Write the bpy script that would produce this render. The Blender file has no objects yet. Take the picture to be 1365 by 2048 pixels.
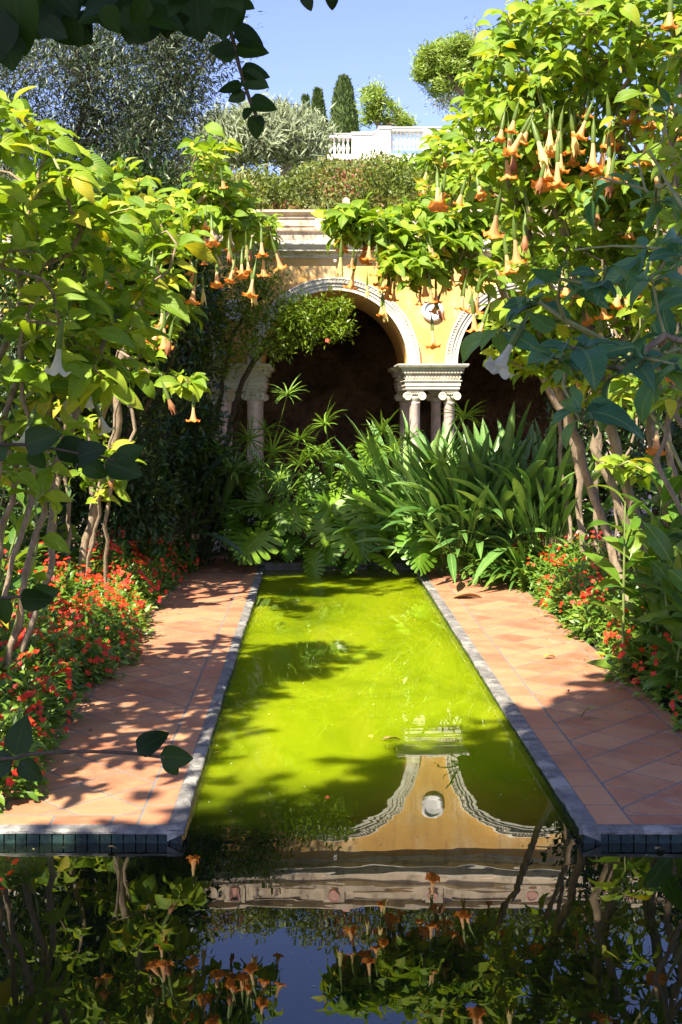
import bpy, math
import numpy as np
from mathutils import Vector, Matrix

RG = np.random.default_rng(11)
PI = math.pi
SC = bpy.context.scene
COL = SC.collection
# ---------------------------------------------------------------- camera model
F, Y0, X0, HC = 2400.0, 820.0, 626.0, 2.01
DK = 1.0
def P(px, py, D):
    D = D * DK
    return np.array([(px - X0) * D / F, D, HC + (Y0 - py) * D / F])
SUN_EL, SUN_AZ = math.radians(50), math.radians(30)     # travel direction: +x, +y, down
SDIR = np.array([math.sin(SUN_AZ) * math.cos(SUN_EL), math.cos(SUN_AZ) * math.cos(SUN_EL), -math.sin(SUN_EL)])

def unit(v):
    v = np.asarray(v, float)
    n = np.linalg.norm(v, axis=-1, keepdims=True)
    return v / np.maximum(n, 1e-9)

# ---------------------------------------------------------------- materials
def new_mat(name):
    m = bpy.data.materials.new(name); m.use_nodes = True
    nt = m.node_tree; nt.nodes.clear()
    out = nt.nodes.new('ShaderNodeOutputMaterial')
    return m, nt, out
def N(nt, t, **kw):
    n = nt.nodes.new(t)
    for k, v in kw.items():
        if k in n.inputs: n.inputs[k].default_value = v
        else: setattr(n, k, v)
    return n
def L(nt, a, b): nt.links.new(a, b)
def ramp(nt, fac, stops):
    r = nt.nodes.new('ShaderNodeValToRGB'); e = r.color_ramp.elements
    while len(e) < len(stops): e.new(0.5)
    for i, (p, c) in enumerate(stops):
        e[i].position = p; e[i].color = (*c, 1)
    L(nt, fac, r.inputs[0]); return r.outputs[0]
def math_n(nt, op, a, b=None, c=None):
    n = nt.nodes.new('ShaderNodeMath'); n.operation = op
    for i, v in enumerate((a, b, c)):
        if v is None: continue
        if isinstance(v, (int, float)): n.inputs[i].default_value = v
        else: L(nt, v, n.inputs[i])
    return n.outputs[0]
def mixc(nt, fac, a, b, mode='MIX'):
    n = nt.nodes.new('ShaderNodeMix'); n.data_type = 'RGBA'; n.blend_type = mode
    for idx, v in ((0, fac), (6, a), (7, b)):
        if isinstance(v, (int, float)): n.inputs[idx].default_value = v
        elif isinstance(v, tuple): n.inputs[idx].default_value = (*v, 1)
        else: L(nt, v, n.inputs[idx])
    return n.outputs[2]

def leaf_mat(name, stops, trans=0.35, rough=0.42, veins=0.0, tint=(1.35, 1.25, 0.5), spec=0.5, midrib=0.35, blot=0.25, aged=False):
    m, nt, out = new_mat(name)
    at = N(nt, 'ShaderNodeAttribute', attribute_name='rnd')
    col = ramp(nt, at.outputs['Fac'], stops)
    uv = nt.nodes.new('ShaderNodeUVMap'); uv.uv_map = 'UVMap'
    sep = nt.nodes.new('ShaderNodeSeparateXYZ'); L(nt, uv.outputs[0], sep.inputs[0])
    au = math_n(nt, 'ABSOLUTE', math_n(nt, 'SUBTRACT', sep.outputs[0], 0.5))
    if midrib > 0:
        mid = math_n(nt, 'MULTIPLY', math_n(nt, 'LESS_THAN', au, 0.035), midrib)
        col = mixc(nt, mid, col, (0.36, 0.42, 0.12))
    tc = nt.nodes.new('ShaderNodeNewGeometry')
    nz = N(nt, 'ShaderNodeTexNoise', Scale=22.0, Detail=3.0)
    L(nt, tc.outputs['Position'], nz.inputs['Vector'])
    v = math_n(nt, 'MULTIPLY_ADD', nz.outputs[0], blot * 2, 1 - blot)
    hs = N(nt, 'ShaderNodeHueSaturation'); L(nt, col, hs.inputs['Color']); L(nt, v, hs.inputs['Value'])
    col = hs.outputs[0]
    if aged:
        n5 = N(nt, 'ShaderNodeTexNoise', Scale=7.0, Detail=4.0); L(nt, tc.outputs['Position'], n5.inputs['Vector'])
        f5 = ramp(nt, n5.outputs[0], [(0.60, (0, 0, 0)), (0.68, (0.55, 0.55, 0.55))])
        col = mixc(nt, f5, col, (0.42, 0.40, 0.04))
        n6 = N(nt, 'ShaderNodeTexNoise', Scale=60.0, Detail=2.0); L(nt, tc.outputs['Position'], n6.inputs['Vector'])
        col = mixc(nt, ramp(nt, n6.outputs[0], [(0.70, (0, 0, 0)), (0.73, (0.8, 0.8, 0.8))]), col, (0.16, 0.10, 0.03))
    p = N(nt, 'ShaderNodeBsdfPrincipled', Roughness=rough)
    p.inputs['Specular IOR Level'].default_value = spec
    L(nt, col, p.inputs['Base Color'])
    tr = nt.nodes.new('ShaderNodeBsdfTranslucent')
    L(nt, mixc(nt, 1.0, col, tint, 'MULTIPLY'), tr.inputs[0])
    if veins > 0:
        w = math_n(nt, 'SUBTRACT', math_n(nt, 'MULTIPLY', sep.outputs[1], 11.0), math_n(nt, 'MULTIPLY', au, 7.0))
        s = math_n(nt, 'ABSOLUTE', math_n(nt, 'SINE', math_n(nt, 'MULTIPLY', w, PI)))
        s = math_n(nt, 'POWER', s, 0.4)
        rb = math_n(nt, 'MINIMUM', math_n(nt, 'MULTIPLY', au, 9.0), 1.0)
        hgt = math_n(nt, 'MULTIPLY', s, rb)
        bp = N(nt, 'ShaderNodeBump', Strength=veins, Distance=0.006)
        L(nt, hgt, bp.inputs['Height']); L(nt, bp.outputs[0], p.inputs['Normal']); L(nt, bp.outputs[0], tr.inputs['Normal'])
    mx = N(nt, 'ShaderNodeMixShader', Fac=trans)
    L(nt, p.outputs[0], mx.inputs[1]); L(nt, tr.outputs[0], mx.inputs[2]); L(nt, mx.outputs[0], out.inputs[0])
    return m

def solid_mat(name, base, var=0.25, scale=6.0, rough=0.75, bump=0.3, bdist=0.01, spec=0.3, alt=None, stretch=None, use_rnd=False, altscale=3.0):
    m, nt, out = new_mat(name)
    g = nt.nodes.new('ShaderNodeNewGeometry'); vec = g.outputs['Position']
    if stretch:
        mp = nt.nodes.new('ShaderNodeMapping'); L(nt, vec, mp.inputs[0]); mp.inputs['Scale'].default_value = stretch; vec = mp.outputs[0]
    nz = N(nt, 'ShaderNodeTexNoise', Scale=scale, Detail=6.0, Roughness=0.6); L(nt, vec, nz.inputs['Vector'])
    lo = tuple(c * (1 - var) for c in base); hi = tuple(min(1, c * (1 + var)) for c in base)
    col = ramp(nt, nz.outputs[0], [(0.3, lo), (0.7, hi)])
    if alt:
        n2 = N(nt, 'ShaderNodeTexNoise', Scale=altscale, Detail=8.0, Roughness=0.65); L(nt, vec, n2.inputs['Vector'])
        f = ramp(nt, n2.outputs[0], [(0.5, (0, 0, 0)), (0.62, (1, 1, 1))])
        col = mixc(nt, f, col, alt)
    if use_rnd:
        at = N(nt, 'ShaderNodeAttribute', attribute_name='rnd')
        hs = N(nt, 'ShaderNodeHueSaturation'); L(nt, col, hs.inputs['Color'])
        L(nt, math_n(nt, 'MULTIPLY_ADD', at.outputs['Fac'], 0.5, 0.75), hs.inputs['Value'])
        L(nt, math_n(nt, 'MULTIPLY_ADD', at.outputs['Fac'], 0.03, 0.485), hs.inputs['Hue'])
        col = hs.outputs[0]
    p = N(nt, 'ShaderNodeBsdfPrincipled', Roughness=rough); p.inputs['Specular IOR Level'].default_value = spec
    L(nt, col, p.inputs['Base Color'])
    if bump:
        n3 = N(nt, 'ShaderNodeTexNoise', Scale=scale * 5, Detail=5.0); L(nt, vec, n3.inputs['Vector'])
        b = N(nt, 'ShaderNodeBump', Strength=bump, Distance=bdist); L(nt, n3.outputs[0], b.inputs['Height']); L(nt, b.outputs[0], p.inputs['Normal'])
    L(nt, p.outputs[0], out.inputs[0])
    return m

G = lambda *s: [(p, c) for p, c in s]
M = {}
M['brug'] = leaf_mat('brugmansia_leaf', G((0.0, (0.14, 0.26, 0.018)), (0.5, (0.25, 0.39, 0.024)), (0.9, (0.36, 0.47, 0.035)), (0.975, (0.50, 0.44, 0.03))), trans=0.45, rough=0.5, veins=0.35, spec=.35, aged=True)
M['brug_shade'] = leaf_mat('shaded_brugmansia_leaf', G((0.0, (0.06, 0.17, 0.09)), (0.6, (0.10, 0.24, 0.10)), (0.9, (0.17, 0.3, 0.06))), trans=0.38, rough=0.4, veins=0.4, tint=(1.2, 1.25, 0.6))  # angel trumpet leaf with shade and bluish sky light put into its colour
M['olive'] = leaf_mat('olive_leaf', G((0.0, (0.045, 0.065, 0.03)), (0.7, (0.085, 0.115, 0.055)), (0.95, (0.2, 0.23, 0.15))), trans=0.15, rough=0.4, midrib=0, tint=(1.2, 1.2, .6))
M['grey'] = leaf_mat('silver_leaf', G((0.0, (0.17, 0.21, 0.10)), (0.6, (0.25, 0.29, 0.16)), (0.95, (0.36, 0.4, 0.25))), trans=0.2, rough=0.6, midrib=0)
M['pome'] = leaf_mat('small_bright_leaf', G((0.0, (0.09, 0.17, 0.01)), (0.6, (0.18, 0.28, 0.015)), (0.95, (0.30, 0.36, 0.03))), trans=0.35, rough=0.35, midrib=0)
M['imp'] = leaf_mat('impatiens_leaf', G((0.0, (0.06, 0.15, 0.012)), (0.6, (0.12, 0.235, 0.02)), (0.95, (0.22, 0.32, 0.03))), trans=0.3, rough=0.38)
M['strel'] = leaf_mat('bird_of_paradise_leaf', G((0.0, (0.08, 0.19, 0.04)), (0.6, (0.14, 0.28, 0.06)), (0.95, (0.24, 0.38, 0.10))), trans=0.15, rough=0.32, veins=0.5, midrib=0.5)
M['mons'] = leaf_mat('monstera_leaf', G((0.0, (0.06, 0.16, 0.012)), (0.6, (0.12, 0.25, 0.018)), (0.95, (0.2, 0.34, 0.02))), trans=0.28, rough=0.38, midrib=0.3)
M['strap'] = leaf_mat('strap_leaf', G((0.0, (0.04, 0.11, 0.015)), (0.6, (0.075, 0.17, 0.022)), (0.95, (0.13, 0.23, 0.03))), trans=0.22, rough=0.3)
M['canna'] = leaf_mat('broad_leaf', G((0.0, (0.06, 0.15, 0.015)), (0.6, (0.11, 0.23, 0.02)), (0.95, (0.19, 0.29, 0.03))), trans=0.38, rough=0.33, veins=0.25)
M['sedge'] = leaf_mat('sedge_leaf', G((0.0, (0.11, 0.22, 0.02)), (0.9, (0.2, 0.33, 0.04))), trans=0.25, rough=0.4, midrib=0)
M['dark'] = leaf_mat('dark_evergreen_and_shade_leaf', G((0.0, (0.02, 0.05, 0.012)), (0.7, (0.045, 0.09, 0.02)), (0.95, (0.08, 0.13, 0.03))), trans=0.15, rough=0.4, midrib=0)
M['hedge'] = leaf_mat('photinia_leaf', G((0.0, (0.10, 0.15, 0.02)), (0.5, (0.17, 0.22, 0.03)), (0.72, (0.24, 0.26, 0.06)), (0.82, (0.30, 0.14, 0.06)), (0.95, (0.34, 0.10, 0.07))), trans=0.3, rough=0.45, midrib=0)
M['cyp'] = leaf_mat('cypress_spray', G((0.0, (0.075, 0.12, 0.03)), (0.9, (0.14, 0.2, 0.05))), trans=0.1, rough=0.7, midrib=0)
M['pine'] = leaf_mat('pine_needle', G((0.0, (0.14, 0.22, 0.02)), (0.9, (0.30, 0.40, 0.04))), trans=0.25, rough=0.5, midrib=0)
M['cedar'] = leaf_mat('blue_cedar_needle', G((0.0, (0.14, 0.18, 0.16)), (0.9, (0.25, 0.3, 0.27))), trans=0.1, rough=0.6, midrib=0)
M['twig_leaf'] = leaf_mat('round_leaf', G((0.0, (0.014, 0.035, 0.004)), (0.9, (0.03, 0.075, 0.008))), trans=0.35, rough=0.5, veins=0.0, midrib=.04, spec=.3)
M['bark'] = solid_mat('grey_brown_bark', (0.27, 0.20, 0.13), var=0.45, scale=25, rough=0.85, bump=0.7, bdist=0.01, stretch=(1, 1, 0.35))
M['bark_dark'] = solid_mat('dark_bark', (0.10, 0.075, 0.05), var=0.4, scale=20, rough=0.9, bump=0.6)
M['young'] = solid_mat('young_green_bark', (0.30, 0.30, 0.12), var=0.35, scale=14, rough=0.6, bump=0)
M['stem'] = solid_mat('green_stem', (0.16, 0.2, 0.05), var=0.3, scale=12, rough=0.5, bump=0)
M['stone'] = solid_mat('cream_stone', (0.72, 0.66, 0.52), var=0.1, scale=5, rough=0.8, bump=0.25, alt=(0.55, 0.49, 0.38), altscale=7)
M['marble'] = solid_mat('pink_marble', (0.72, 0.57, 0.5), var=0.2, scale=10, rough=0.4, bump=0, alt=(0.7, 0.55, 0.5))
M['render'] = solid_mat('ochre_render', (0.70, 0.41, 0.12), var=0.09, scale=2.5, rough=0.9, bump=0.15, alt=(0.74, 0.52, 0.25), altscale=1.6)
def add_streaks(m, col, lo, hi):
    nt = m.node_tree; p = [n for n in nt.nodes if n.type == 'BSDF_PRINCIPLED'][0]; src = p.inputs['Base Color'].links[0].from_socket
    g = nt.nodes.new('ShaderNodeNewGeometry'); mp = nt.nodes.new('ShaderNodeMapping'); L(nt, g.outputs['Position'], mp.inputs[0]); mp.inputs['Scale'].default_value = (5, 5, .7)
    n = N(nt, 'ShaderNodeTexNoise', Scale=1.6, Detail=9.0, Roughness=0.7, Distortion=0.6); L(nt, mp.outputs[0], n.inputs['Vector'])
    L(nt, mixc(nt, ramp(nt, n.outputs[0], [(lo, (0, 0, 0)), (hi, (.7, .7, .7))]), src, col), p.inputs['Base Color'])
add_streaks(M['render'], (0.50, 0.29, 0.10), .5, .68); add_streaks(M['stone'], (0.40, 0.35, 0.26), .52, .7)
M['white'] = solid_mat('white_stone', (0.82, 0.78, 0.74), var=0.05, scale=5, rough=0.8, bump=0.1)
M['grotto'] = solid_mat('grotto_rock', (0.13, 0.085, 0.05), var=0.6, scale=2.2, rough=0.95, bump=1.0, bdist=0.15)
M['soil'] = solid_mat('garden_soil', (0.045, 0.03, 0.018), var=0.5, scale=9, rough=0.95, bump=1.0, bdist=0.03)
M['turf'] = solid_mat('hillside', (0.09, 0.11, 0.03), var=0.4, scale=0.8, rough=0.95, bump=0.6, bdist=0.1)
M['kerb'] = solid_mat('rough_cement', (0.175, 0.165, 0.15), var=0.4, scale=14, rough=0.85, bump=0.8, bdist=0.012, alt=(0.34, 0.32, 0.28), altscale=5)
M['grout'] = solid_mat('grey_grout', (0.19, 0.175, 0.155), var=0.2, scale=30, rough=0.9, bump=0.2)
M['mosaic'] = solid_mat('teal_glaze', (0.018, 0.038, 0.03), var=0.7, scale=20, rough=0.2, bump=0.1, spec=0.6, use_rnd=True)
M['basin'] = solid_mat('pool_basin', (0.12, 0.14, 0.03), var=0.3, scale=5, rough=0.9, bump=0.2)
M['rooftile'] = solid_mat('terracotta_roof', (0.55, 0.24, 0.14), var=0.25, scale=8, rough=0.8, bump=0.2)
M['pink'] = solid_mat('pink_plaster', (0.66, 0.36, 0.28), var=0.1, scale=5)
M['dead'] = solid_mat('dry_leaf', (0.3, 0.2, 0.07), var=0.4, scale=30, rough=0.7, bump=0)
M['yellow_leaf'] = solid_mat('yellow_leaf', (0.65, 0.5, 0.05), var=0.2, scale=30, rough=0.6, bump=0)
M['metal'] = solid_mat('white_pipe', (0.75, 0.74, 0.7), var=0.05, bump=0)

def petal_mat():
    m, nt, out = new_mat('impatiens_petal')
    at = N(nt, 'ShaderNodeObjectInfo')
    col = ramp(nt, at.outputs['Random'], [(0.0, (0.70, 0.025, 0.004)), (0.4, (0.80, 0.05, 0.005)), (0.75, (0.84, 0.085, 0.008)), (0.93, (0.78, 0.035, 0.04))])
    p = N(nt, 'ShaderNodeBsdfPrincipled', Roughness=0.5); L(nt, col, p.inputs['Base Color'])
    tr = nt.nodes.new('ShaderNodeBsdfTranslucent'); L(nt, col, tr.inputs[0])
    mx = N(nt, 'ShaderNodeMixShader', Fac=0.35)
    L(nt, p.outputs[0], mx.inputs[1]); L(nt, tr.outputs[0], mx.inputs[2]); L(nt, mx.outputs[0], out.inputs[0])
    return m
M['petal'] = petal_mat()
def trumpet_mat(name, stops):
    m, nt, out = new_mat(name)
    uv = nt.nodes.new('ShaderNodeUVMap'); uv.uv_map = 'UVMap'
    sep = nt.nodes.new('ShaderNodeSeparateXYZ'); L(nt, uv.outputs[0], sep.inputs[0])
    col = ramp(nt, sep.outputs[1], stops)
    rib = math_n(nt, 'SINE', math_n(nt, 'MULTIPLY', sep.outputs[0], 2 * PI * 15))
    p = N(nt, 'ShaderNodeBsdfPrincipled', Roughness=0.55); L(nt, col, p.inputs['Base Color'])
    b = N(nt, 'ShaderNodeBump', Strength=0.25, Distance=0.002); L(nt, rib, b.inputs['Height']); L(nt, b.outputs[0], p.inputs['Normal'])
    tr = nt.nodes.new('ShaderNodeBsdfTranslucent'); L(nt, col, tr.inputs[0])
    mx = N(nt, 'ShaderNodeMixShader', Fac=0.4)
    L(nt, p.outputs[0], mx.inputs[1]); L(nt, tr.outputs[0], mx.inputs[2]); L(nt, mx.outputs[0], out.inputs[0])
    return m
M['trumpet'] = trumpet_mat('peach_trumpet', [(0.0, (0.55, 0.56, 0.16)), (0.3, (0.84, 0.68, 0.34)), (0.6, (0.84, 0.50, 0.22)), (0.85, (0.82, 0.31, 0.06)), (1.0, (0.78, 0.22, 0.03))])
M['trumpet_white'] = trumpet_mat('white_trumpet', [(0.0, (0.45, 0.5, 0.2)), (0.3, (0.66, 0.66, 0.5)), (1.0, (0.75, 0.73, 0.62))])
M['trumpet_dry'] = trumpet_mat('withered_trumpet', [(0.0, (0.4, 0.36, 0.14)), (0.5, (0.5, 0.25, 0.1)), (1.0, (0.36, 0.12, 0.04))])

def tile_mat():
    m, nt, out = new_mat('terracotta_tile')
    at = N(nt, 'ShaderNodeAttribute', attribute_name='rnd')
    col = ramp(nt, at.outputs['Fac'], [(0.0, (0.37, 0.13, 0.065)), (0.5, (0.45, 0.18, 0.09)), (1.0, (0.50, 0.24, 0.12))])
    g = nt.nodes.new('ShaderNodeNewGeometry')
    n1 = N(nt, 'ShaderNodeTexNoise', Scale=5.0, Detail=5.0, Roughness=0.6); L(nt, g.outputs['Position'], n1.inputs['Vector'])
    col = mixc(nt, ramp(nt, n1.outputs[0], [(0.42, (0, 0, 0)), (0.68, (0.65, 0.65, 0.65))]), col, (0.52, 0.28, 0.14))
    n2 = N(nt, 'ShaderNodeTexNoise', Scale=60.0, Detail=4.0); L(nt, g.outputs['Position'], n2.inputs['Vector'])
    col = mixc(nt, ramp(nt, n2.outputs[0], [(0.62, (0, 0, 0)), (0.75, (0.5, 0.5, 0.5))]), col, (0.25, 0.11, 0.06))
    n3 = N(nt, 'ShaderNodeTexNoise', Scale=1.3, Detail=9.0, Roughness=0.7); L(nt, g.outputs['Position'], n3.inputs['Vector'])
    col = mixc(nt, ramp(nt, n3.outputs[0], [(0.52, (0, 0, 0)), (0.66, (0.55, 0.55, 0.55))]), col, (0.20, 0.12, 0.065))
    n4 = N(nt, 'ShaderNodeTexNoise', Scale=3.1, Detail=10.0, Roughness=0.75); L(nt, g.outputs['Position'], n4.inputs['Vector'])
    col = mixc(nt, ramp(nt, n4.outputs[0], [(0.60, (0, 0, 0)), (0.72, (0.6, 0.6, 0.6))]), col, (0.55, 0.42, 0.32))
    p = N(nt, 'ShaderNodeBsdfPrincipled', Roughness=0.6); L(nt, col, p.inputs['Base Color'])
    b = N(nt, 'ShaderNodeBump', Strength=0.25, Distance=0.004); L(nt, n1.outputs[0], b.inputs['Height']); L(nt, b.outputs[0], p.inputs['Normal'])
    L(nt, p.outputs[0], out.inputs[0]); return m
M['tile'] = tile_mat()

def water_mat():
    m, nt, out = new_mat('green_water')
    g = nt.nodes.new('ShaderNodeNewGeometry')
    def noise(scale, detail, st):
        mp = nt.nodes.new('ShaderNodeMapping'); L(nt, g.outputs['Position'], mp.inputs[0]); mp.inputs['Scale'].default_value = st
        n = N(nt, 'ShaderNodeTexNoise', Scale=scale, Detail=detail, Roughness=0.55, Distortion=1.0 if detail > 3 else 0.3); L(nt, mp.outputs[0], n.inputs['Vector']); return n.outputs[0]
    silt = noise(0.9, 4.0, (1, 0.5, 1))
    silt2 = noise(2.2, 5.0, (1, 0.35, 1))
    c = ramp(nt, silt, [(0.3, (0.13, 0.19, 0.003)), (0.5, (0.235, 0.31, 0.004)), (0.72, (0.30, 0.37, 0.007))])
    c = mixc(nt, ramp(nt, silt2, [(0.5, (0, 0, 0)), (0.75, (0.55, 0.55, 0.55))]), c, (0.36, 0.38, 0.015))
    # water colour in the front basin is darker than in the silted channel
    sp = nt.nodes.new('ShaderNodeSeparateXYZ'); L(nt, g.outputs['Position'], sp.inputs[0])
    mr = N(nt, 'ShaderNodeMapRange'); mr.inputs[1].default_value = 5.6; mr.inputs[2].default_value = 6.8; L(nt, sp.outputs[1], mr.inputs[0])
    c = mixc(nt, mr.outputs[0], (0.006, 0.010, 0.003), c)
    p = N(nt, 'ShaderNodeBsdfPrincipled', Roughness=0.0, IOR=1.6)
    L(nt, c, p.inputs['Base Color'])
    try:
        p.subsurface_method = 'BURLEY'
    except Exception: pass
    p.inputs['Subsurface Weight'].default_value = 1.0
    p.inputs['Subsurface Radius'].default_value = (1.0, 1.0, 0.3)
    p.inputs['Subsurface Scale'].default_value = 0.22
    w1 = noise(1.1, 1.0, (0.8, 1.3, 1)); w2 = noise(7.0, 1.0, (0.7, 1.2, 1))
    h = math_n(nt, 'MULTIPLY_ADD', w2, 0.10, w1)
    b = N(nt, 'ShaderNodeBump', Strength=1.0, Distance=0.0016); L(nt, h, b.inputs['Height']); L(nt, b.outputs[0], p.inputs['Normal'])
    L(nt, p.outputs[0], out.inputs[0]); return m
M['water'] = water_mat()

# ---------------------------------------------------------------- mesh accumulator (quads)
class Acc:
    def __init__(s): s.V = []; s.Q = []; s.U = []; s.R = []; s.MI = []; s.n = 0
    def add(s, V, Q, UV=None, rnd=0.5, mi=0):
        V = np.asarray(V, float).reshape(-1, 3); Q = np.asarray(Q, int).reshape(-1, 4)
        if len(V) == 0 or len(Q) == 0: return
        s.V.append(V); s.Q.append(Q + s.n); s.n += len(V)
        s.U.append(np.zeros((len(V), 2)) if UV is None else np.asarray(UV, float))
        s.R.append(np.full(len(V), rnd) if np.isscalar(rnd) else np.asarray(rnd, float))
        s.MI.append(np.full(len(Q), mi, int))
    def build(s, name, mats, parent=None, smooth=True, origin=None):
        V = np.concatenate(s.V); Q = np.concatenate(s.Q); U = np.concatenate(s.U); R = np.concatenate(s.R)
        if origin is not None: V = V - np.asarray(origin)
        me = bpy.data.meshes.new(name)
        nf = len(Q)
        me.vertices.add(len(V)); me.vertices.foreach_set('co', V.astype(np.float32).ravel())
        me.loops.add(nf * 4); me.loops.foreach_set('vertex_index', Q.astype(np.int32).ravel())
        me.polygons.add(nf)
        me.polygons.foreach_set('loop_start', (np.arange(nf) * 4).astype(np.int32))
        me.polygons.foreach_set('loop_total', np.full(nf, 4, np.int32))
        me.polygons.foreach_set('use_smooth', np.full(nf, smooth))
        if not isinstance(mats, (list, tuple)): mats = [mats]
        for m in mats: me.materials.append(m)
        me.polygons.foreach_set('material_index', np.concatenate(s.MI).astype(np.int32))
        uv = me.uv_layers.new(name='UVMap'); uv.data.foreach_set('uv', U[Q.ravel()].astype(np.float32).ravel())
        a = me.attributes.new('rnd', 'FLOAT', 'POINT'); a.data.foreach_set('value', R.astype(np.float32))
        me.update(calc_edges=True)
        o = bpy.data.objects.new(name, me); COL.objects.link(o)
        if parent is not None: o.parent = parent
        elif origin is not None: o.location = origin
        return o

def thing(name, label, cat, loc=(0, 0, 0), group=None):
    o = bpy.data.objects.new(name, None); COL.objects.link(o); o.location = [float(c) for c in loc]; o.empty_display_size = 0.1
    o['label'] = label; o['category'] = cat
    if group: o['group'] = group
    return o
def tag(o, label, cat, group=None, kind=None):
    if label: o['label'] = label
    if cat: o['category'] = cat
    if group: o['group'] = group
    if kind: o['kind'] = kind
    return o

BOXQ = [[0, 3, 2, 1], [4, 5, 6, 7], [0, 1, 5, 4], [1, 2, 6, 5], [2, 3, 7, 6], [3, 0, 4, 7]]
def box(acc, x0, x1, y0, y1, z0, z1, mi=0, rnd=0.5, bev=0.0):
    if bev > 0:
        box(acc, x0, x1, y0, y1, z0, z1 - bev, mi, rnd)
        V = [(x0, y0, z1 - bev), (x1, y0, z1 - bev), (x1, y1, z1 - bev), (x0, y1, z1 - bev), (x0 + bev, y0 + bev, z1), (x1 - bev, y0 + bev, z1), (x1 - bev, y1 - bev, z1), (x0 + bev, y1 - bev, z1)]
        acc.add(V, BOXQ[1:], rnd=rnd, mi=mi); return
    V = [(x0, y0, z0), (x1, y0, z0), (x1, y1, z0), (x0, y1, z0), (x0, y0, z1), (x1, y0, z1), (x1, y1, z1), (x0, y1, z1)]
    acc.add(V, BOXQ, rnd=rnd, mi=mi)

def tube(acc, pts, rad, k=6, mi=0, rnd=0.5):
    pts = np.asarray(pts, float); n = len(pts)
    if n < 2: return
    rad = np.full(n, rad) if np.isscalar(rad) else np.asarray(rad, float)
    t = np.gradient(pts, axis=0); t = unit(t)
    ref = np.array([0.31, 0.9, 0.2]); ref = ref if abs(t[0] @ unit(ref)) < 0.9 else np.array([1, 0, 0.1])
    a = np.zeros_like(pts); cur = ref
    for i in range(n):
        cur = cur - (cur @ t[i]) * t[i]; cur = cur / max(np.linalg.norm(cur), 1e-9); a[i] = cur
    b = np.cross(t, a)
    th = np.arange(k) * 2 * PI / k
    V = pts[:, None] + rad[:, None, None] * (np.cos(th)[None, :, None] * a[:, None] + np.sin(th)[None, :, None] * b[:, None])
    V = V.reshape(-1, 3)
    i, j = np.meshgrid(np.arange(n - 1), np.arange(k), indexing='ij'); j2 = (j + 1) % k
    Q = np.stack([i * k + j, i * k + j2, (i + 1) * k + j2, (i + 1) * k + j], -1).reshape(-1, 4)
    acc.add(V, Q, rnd=rnd, mi=mi)

def lathe(acc, prof, c=(0, 0, 0), k=16, mi=0, axis='z', lobes=None):
    prof = np.asarray(prof, float); n = len(prof)
    th = np.arange(k + 1) * 2 * PI / k
    V = np.zeros((n, k + 1, 3)); UV = np.zeros((n, k + 1, 2))
    for i, (r, z) in enumerate(prof):
        V[i, :, 0] = r * np.cos(th); V[i, :, 1] = r * np.sin(th); V[i, :, 2] = z
        UV[i, :, 0] = th / (2 * PI); UV[i, :, 1] = i / (n - 1)
    if axis == 'y': V = V[..., [0, 2, 1]]
    V = V.reshape(-1, 3) + np.asarray(c)
    i, j = np.meshgrid(np.arange(n - 1), np.arange(k), indexing='ij')
    Q = np.stack([i * (k + 1) + j, i * (k + 1) + j + 1, (i + 1) * (k + 1) + j + 1, (i + 1) * (k + 1) + j], -1).reshape(-1, 4)
    acc.add(V, Q, UV=UV.reshape(-1, 2), mi=mi)

# ---------------------------------------------------------------- leaf templates: along +Y, face +Z, unit length
def leaf_tpl(nl, width, prof, fold=0.25, droop=0.6, wav=0.0, twist=0.0, petiole=0.0):
    t = np.linspace(0, 1, nl + 1)
    ang = -droop * t ** 1.3
    dt = 1.0 / nl
    y = np.concatenate([[0], np.cumsum(np.cos((ang[1:] + ang[:-1]) / 2) * dt)])
    z = np.concatenate([[0], np.cumsum(np.sin((ang[1:] + ang[:-1]) / 2) * dt)])
    w = width * np.array([prof(s) for s in t])
    V = np.zeros((nl + 1, 3, 3)); UV = np.zeros((nl + 1, 3, 2))
    for k, s in enumerate((-1, 0, 1)):
        lift = w * abs(s) * math.sin(fold) + wav * np.sin(t * 9 + s * 1.3) * abs(s) * width
        V[:, k, 0] = s * w * math.cos(fold)
        V[:, k, 1] = y - lift * np.sin(ang); V[:, k, 2] = z + lift * np.cos(ang)
        UV[:, k, 0] = 0.5 + 0.5 * s * np.clip(w / max(w.max(), 1e-6), 0, 1); UV[:, k, 1] = t
    if twist:
        a = twist * t; c, s_ = np.cos(a)[:, None], np.sin(a)[:, None]
        x, zz = V[..., 0].copy(), V[..., 2] - z[:, None]
        V[..., 0] = x * c - zz * s_; V[..., 2] = z[:, None] + x * s_ + zz * c
    Q = []
    for i in range(nl):
        for k in range(2):
            Q.append([i * 3 + k, i * 3 + k + 1, (i + 1) * 3 + k + 1, (i + 1) * 3 + k])
    return V.reshape(-1, 3), np.array(Q), UV.reshape(-1, 2)
def rhomb(width, bend=0.0):
    V = np.array([(0, 0, 0), (width, 0.45, bend), (0, 1, 0), (-width, 0.45, bend)], float)
    return V, np.array([[0, 1, 2, 3]]), np.array([(0.5, 0), (1, 0.5), (0.5, 1), (0, 0.5)], float)

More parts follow.
